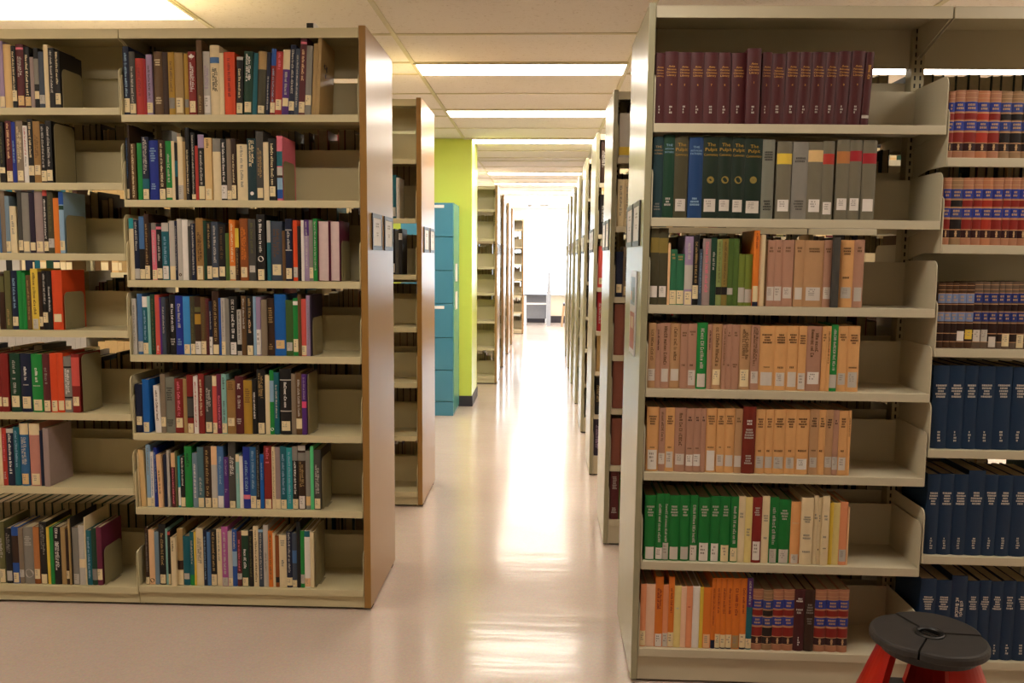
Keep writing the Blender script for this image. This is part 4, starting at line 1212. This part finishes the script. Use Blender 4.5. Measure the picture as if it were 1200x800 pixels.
# volumes seen at the aisle ends of the next ranges
def row_of(bay, yf, z, x0, items, n):
    x = x0
    for i, (w, h, col, toks) in enumerate(items):
        law = col in LAW
        root, tg = make_book('law_volume' if law else 'book', w, h, col, toks.split(), False, n*77+i*13+len(bay))
        place(root, bay, x, yf+.014, z, 0, w); x += w+.0006
        tag(root, '%s %s, %s from the aisle, %s shelf of %s' % (COLOURS[col][1], 'volume' if law else 'book', ordinal(i+1), SHELFW[n], BAYW[bay]), 'book', 'books on the %s shelf of the %s' % (SHELFW[n], BAYW[bay]))
R1 = [[(.05, .205, 'ltgrey', 'Byellow:12:50'), (.045, .26, 'brown', 'Ttan:40:200'), (.05, .24, 'dkbrown', '')],
      [(.03, .22, 'cream', 'Tgrey:40:190'), (.03, .22, 'cream', 'Tgrey:40:190'), (.03, .22, 'cream', 'Tgrey:40:190'), (.034, .23, 'tan', '')],
      [(.034, .215, 'navy', 'Lcream:20:60'), (.036, .24, 'taupe', 'Tdkgrey:60:190 Lcream:8:50'), (.036, .22, 'black', 'Lcream:8:50')],
      [(.046, .245, 'law6', ''), (.046, .245, 'law6', ''), (.046, .245, 'law6', '')], [(.046, .245, 'law6', ''), (.046, .245, 'law6', ''), (.046, .245, 'law6', '')],
      [(.046, .23, 'law6', ''), (.046, .23, 'law6', ''), (.046, .23, 'law6', '')], [(.042, .245, 'maroon', 'Hltgrey:150:215 Hltgrey:30:60'), (.034, .2, 'olivegreen', ''), (.04, .23, 'maroon', '')]]
for i, r in enumerate(R1): row_of('R1', 4.085, ZR1[i], .327, r, i+1)
R2 = [[(.035, .26, 'dkbrown', 'Tltgrey:90:200'), (.03, .22, 'cream', '')], [(.04, .25, 'black', 'Tltgrey:80:180'), (.03, .22, 'ltgrey', '')], [(.05, .26, 'coral', 'Lcream:20:60'), (.02, .22, 'cream', '')],
      [(.045, .25, 'crimson', 'Tltgrey:40:180'), (.03, .22, 'buff', '')], [(.045, .24, 'tan', ''), (.03, .22, 'brown', '')], [(.04, .235, 'black', 'Ttan:60:190'), (.03, .22, 'buff', '')], [(.04, .24, 'dkpurple', 'Tlavender:40:200'), (.03, .22, 'navy', '')]]
for i, r in enumerate(R2): row_of('R2', 5.445, ZR1[i], .327, r, i+1)
row_of('L1', 4.68, ZL[1], -.848, [(.03, .235, 'teal', 'Lltgrey:10:60'), (.018, .22, 'ltgrey', '')], 2)
row_of('L1', 4.68, ZL[2], -.852, [(.026, .25, 'black', 'Lltgrey:10:60'), (.018, .24, 'dkgrey', ''), (.02, .25, 'black', 'Lltgrey:190:225')], 3)

# ------------------------------------------------------------------ notice on the right end panel
M_FLY = material('leaflet_paper', 'd8d2d4', .3)
t = thing('notice', 'small printed notice in clear sleeve on near right end panel', 'notice', Tr(.2965, 2.86, 1.075))
t.rotation_euler = (0, TH, 0)
b = MB(); b.box((-.004, 0, 0), (-.0008, .175, .285), M_FLY); b.build('sheet', t)
b = MB()
for y0, y1, z0, z1, c in ((.02, .155, .17, .265, '7f93a8'), (.03, .09, .18, .23, '4e5a52'), (.02, .155, .02, .145, 'a8423c'), (.05, .12, .09, .13, 'e0c8b0'), (.1, .15, .185, .215, 'c9a68a')):
    xo = -.0043-.0002*len(b.f)
    b.face([(xo, y0, z0), (xo, y1, z0), (xo, y1, z1), (xo, y0, z1)], material('leaflet_'+c, c, .35))
b.build('printed_picture', t)

# ------------------------------------------------------------------ small box on the left bookcase
t = thing('small_box', 'tiny black and white box lying on top of left bookcase', 'box', (-.913, 3.30, 2.2525))
b = MB(); b.box((0, 0, 0), (.026, .05, .03), M_BLACK, .002); b.build('body', t)
b = MB(); b.box((.026, .002, .001), (.034, .048, .029), M_CARD, .001); b.build('white_end', t)

# ------------------------------------------------------------------ step stool
M_RED = material('red_plastic', 'b81c10', .3, 0, .5, .03); M_PAD = material('dark_rubber_pad', '3a3735', .55, 0, .4, .12, 30); M_RUB = material('black_plastic', '1b1a19', .4, 0, .5, .04)
st = thing('step_stool', 'black and red round step stool before the right bookcase', 'stool', (1.017, 2.195, 0))
ZT_ = .43; RT = .133
def sector(a0, a1, r0, r1, z0, z1, m, name, rnd=.008, gap=.0028, lobe=.011):
    b = MB(); n = 18; A = [math.radians(a0+(a1-a0)*i/n) for i in range(n+1)]
    prof = [(r0, z0), (r1-rnd*.3, z0), (r1, z0+rnd*.5), (r1, z1-rnd), (r1-rnd*.35, z1-rnd*.3), (r1-rnd, z1), (r0+.004, z1), (r0, z1-.003)]
    am = math.radians((a0+a1)/2); ox, oy = gap*math.cos(am), gap*math.sin(am)
    rings = []
    for i, a in enumerate(A):
        u = i/n; f = 1+lobe/r1*math.sin(PI*u)-.018*max(0, abs(2*u-1)-.8)/.2
        rings.append([(r*(f if r > r0+.02 else 1)*math.cos(a)+ox, r*(f if r > r0+.02 else 1)*math.sin(a)+oy, z) for r, z in prof])
    P = len(prof); vs = [p for rg in rings for p in rg]
    fs = [(i*P+j, (i+1)*P+j, (i+1)*P+(j+1) % P, i*P+(j+1) % P) for i in range(n) for j in range(P)]
    fs += [tuple(range(P-1, -1, -1)), tuple(n*P+j for j in range(P))]
    b.mesh(vs, fs, m); return b.build(name, st, smooth=False)
SEAM = [108, -5, -124]
sector(-124, -5, .034, RT, ZT_-.024, ZT_, M_PAD, 'seat_pad'); sector(-5, 108, .034, RT, ZT_-.024, ZT_+.002, M_PAD, 'seat_pad'); sector(108, 236, .034, RT, ZT_-.024, ZT_, M_PAD, 'seat_pad')
def lathe(prof, m, name, parent, n=40):
    b = MB(); vs = []; P = len(prof)
    for i in range(n):
        a = 2*PI*i/n; vs += [(r*math.cos(a), r*math.sin(a), z) for r, z in prof]
    fs = [(i*P+j, ((i+1) % n)*P+j, ((i+1) % n)*P+(j+1) % P, i*P+(j+1) % P) for i in range(n) for j in range(P)]
    b.mesh(vs, fs, m); return b.build(name, parent, smooth=False)
lathe([(.03, ZT_-.045), (RT-.012, ZT_-.045), (RT-.006, ZT_-.026), (.03, ZT_-.026)], M_RUB, 'seat_rim', st)
lathe([(.026, ZT_-.03), (.0365, ZT_-.03), (.0365, ZT_+.001), (.034, ZT_+.003), (.029, ZT_+.003), (.026, ZT_)], M_RUB, 'grip_ring', st)
for dy in (-.011, .0, .011):
    b = MB(); b.box((-.024, dy-.003, -.0035), (.024, dy+.003, .0035), M_RUB, .0015); o = b.build('grip_bar', st, (0, 0, ZT_-.008)); o.rotation_euler = (0, 0, math.radians(-58))
lathe([(.001, ZT_-.04), (.03, ZT_-.04), (.03, ZT_-.035), (.001, ZT_-.035)], M_RUB, 'grip_floor', st, 24)
lathe([(.10, .178), (.198, .178), (.207, .184), (.207, .2), (.2, .207), (.10, .207)], M_PAD, 'lower_tread', st, 48)
lathe([(.196, .012), (.214, .012), (.204, .178), (.186, .178)], M_RED, 'skirt', st, 48)
lathe([(.19, 0), (.22, 0), (.22, .02), (.19, .02)], M_RUB, 'floor_ring', st, 48)
def leg(ac, half):
    b = MB(); n = 8; L = 6; vs = []
    for j in range(L+1):
        u = j/L; z = ZT_-.04-(ZT_-.04-.2)*u; ro = RT-.014+(.192-RT+.014)*u; hw = half*(1+.22*u)
        for i in range(n+1):
            a = math.radians(ac-hw+2*hw*i/n); e = abs(2*i/n-1)
            vs.append((ro*math.cos(a), ro*math.sin(a), z))
        for i in range(n+1):
            a = math.radians(ac-hw+2*hw*i/n); r = ro-.022
            vs.append((r*math.cos(a), r*math.sin(a), z))
    R_ = 2*(n+1); fs = []
    ring = list(range(n+1))+list(range(2*n+1, n, -1))
    for j in range(L):
        for q in range(len(ring)):
            a, c = ring[q], ring[(q+1) % len(ring)]
            fs.append((j*R_+a, j*R_+c, (j+1)*R_+c, (j+1)*R_+a))
    fs += [tuple(ring), tuple(L*R_+q for q in reversed(ring))]
    b.mesh(vs, fs, M_RED); b.build('leg', st)
for a in (-65, 172, 52): leg(a, 27)

# ------------------------------------------------------------------ blue filing cabinet by the column
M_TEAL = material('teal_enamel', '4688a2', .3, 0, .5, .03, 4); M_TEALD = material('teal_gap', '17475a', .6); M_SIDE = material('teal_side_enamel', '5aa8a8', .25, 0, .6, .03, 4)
cab = thing('filing_cabinet', 'tall teal metal drawer cabinet against the lime column', 'cabinet', (-1.27, 7.48, 0))
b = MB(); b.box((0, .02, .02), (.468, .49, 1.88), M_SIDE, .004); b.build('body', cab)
b = MB(); b.box((.004, .005, 0), (.464, .47, .125), M_TEAL, .003); b.build('plinth', cab)
hz = [(1.88, 1.585), (1.585, 1.29), (1.29, 1.0), (1.0, .70), (.70, .41), (.41, .13)]
for i, (zt, zb) in enumerate(hz):
    b = MB(); b.box((.006, 0, zb+.003), (.462, .022, zt-.003), M_TEAL, .003); d = b.build('drawer', cab)
    if i in (0, 3):
        b = MB(); b.box((.29, -.004, zt-.045), (.385, 0, zt-.02), M_CARD, .001); b.build('label_holder', d)
    b = MB(); b.prism([(-.002, 0), (-.016, -.006), (-.016, -.012), (-.002, -.02)], 0, .17, .28, M_TEALD); b.build('handle', d, (0, 0, zt-.03))
for zz in (1.27, 1.02):
    b = MB(); b.box((.468, .14, zz-.08), (.471, .3, zz+.08), M_CARD, .001); b.build('side_card', cab)

# ------------------------------------------------------------------ far end: desk, chair, ceiling fixtures
M_DW = material('white_enamel', 'e6e8ec', .4); M_DG = material('grey_board', '7d828c', .5); M_DT = material('dark_desk_edge', '4c4a50', .4)
dk = thing('study_desk', 'white-legged desk with tall post before the far window', 'desk', (-.17, 17.9, 0))
b = MB(); b.box((-.33, -.02, .63), (.27, .55, .655), M_DT, .004); b.build('desktop', dk)
b = MB(); b.box((-.29, .4, .12), (.2, .42, .62), M_DG); b.build('modesty_panel', dk)
b = MB(); b.box((-.22, 0, .44), (.2, .03, .475), M_DW, .003); b.build('crossbar', dk)
for x, y in ((-.24, 0), (-.24, .5), (.2, .5)):
    b = MB(); b.box((x-.022, y, 0), (x+.022, y+.045, .63), M_DW, .003); b.build('leg', dk)
b = MB(); b.prism([(.205, 0), (.295, 0), (.295, .63), (.278, 1.23), (.243, 1.23), (.205, .63)], 1, -.06, -.022, material('post_grey', 'a4acba', .5)); b.build('post', dk)
b = MB(); b.box((.06, -.05, 1.07), (.245, -.03, 1.09), M_DG); b.build('arm', dk)
ch = thing('chair', 'light wooden chair by the far window beside the desk', 'chair', (.60, 17.85, 0))
M_WD = material('light_wood', 'b89a78', .4); M_CH = material('dark_upholstery', '3a3436', .7)
b = MB(); b.box((-.22, -.22, .43), (.22, .22, .48), M_CH, .012); b.build('seat', ch)
b = MB(); b.prism([(.2, .56), (.225, .56), (.275, .86), (.25, .86)], 1, -.19, .19, M_CH); b.build('backrest', ch)
for x, y in ((-.2, -.2), (-.2, .2)):
    b = MB(); b.prism([(x-.06, 0), (x-.03, 0), (x+.02, .43), (x-.02, .43)], 1, y-.018, y+.018, M_WD); b.build('leg', ch)
for y in (-.2, .2):
    b = MB(); b.prism([(.22, 0), (.25, 0), (.22, .43), (.262, .7), (.235, .7), (.185, .43)], 1, y-.018, y+.018, M_WD); b.build('leg', ch)
    b = MB(); b.prism([(-.2, .66), (.24, .66), (.24, .685), (-.2, .685)], 1, y-.02, y+.02, M_WD); b.build('armrest', ch)
for i, (x, w, lab) in enumerate(((-.33, .05, 'small grey fixture on the ceiling before the far window'), (-.03, .11, 'wider grey fixture on the ceiling before the far window'))):
    f = thing('ceiling_fixture', lab, 'ceiling fixture', (x, 17.6, HC-.001))
    b = MB(); b.prism([(-w, 0), (w, 0), (w*.7, -.05), (-w*.7, -.05)], 1, -w, w, material('fixture_grey', '8d8a88', .5)); b.build('housing', f)
    b = MB(); b.box((-w*.5, -w*.5, -.062), (w*.5, w*.5, -.05), M_DW, .004); b.build('grille', f)

# ------------------------------------------------------------------ world, camera, view
w = bpy.data.worlds.new('world'); SC.world = w; w.use_nodes = True
w.node_tree.nodes['Background'].inputs[0].default_value = (.75, .85, 1, 1); w.node_tree.nodes['Background'].inputs[1].default_value = 1.0
cd = bpy.data.cameras.new('camera'); cd.sensor_width = 36; cd.lens = 30; cd.clip_start = .05; cd.clip_end = 100
cam = bpy.data.objects.new('camera', cd); COLL.objects.link(cam)
RM = Matrix(CAMROWS).transposed().to_4x4()
cam.matrix_world = Matrix.Translation((0, 0, 1.4)) @ RM
SC.camera = cam
SC.view_settings.view_transform = 'Standard'; SC.view_settings.look = 'None'
SC.view_settings.gamma = 1; SC.view_settings.use_curve_mapping = False
SC.view_settings.exposure = EXPOSURE
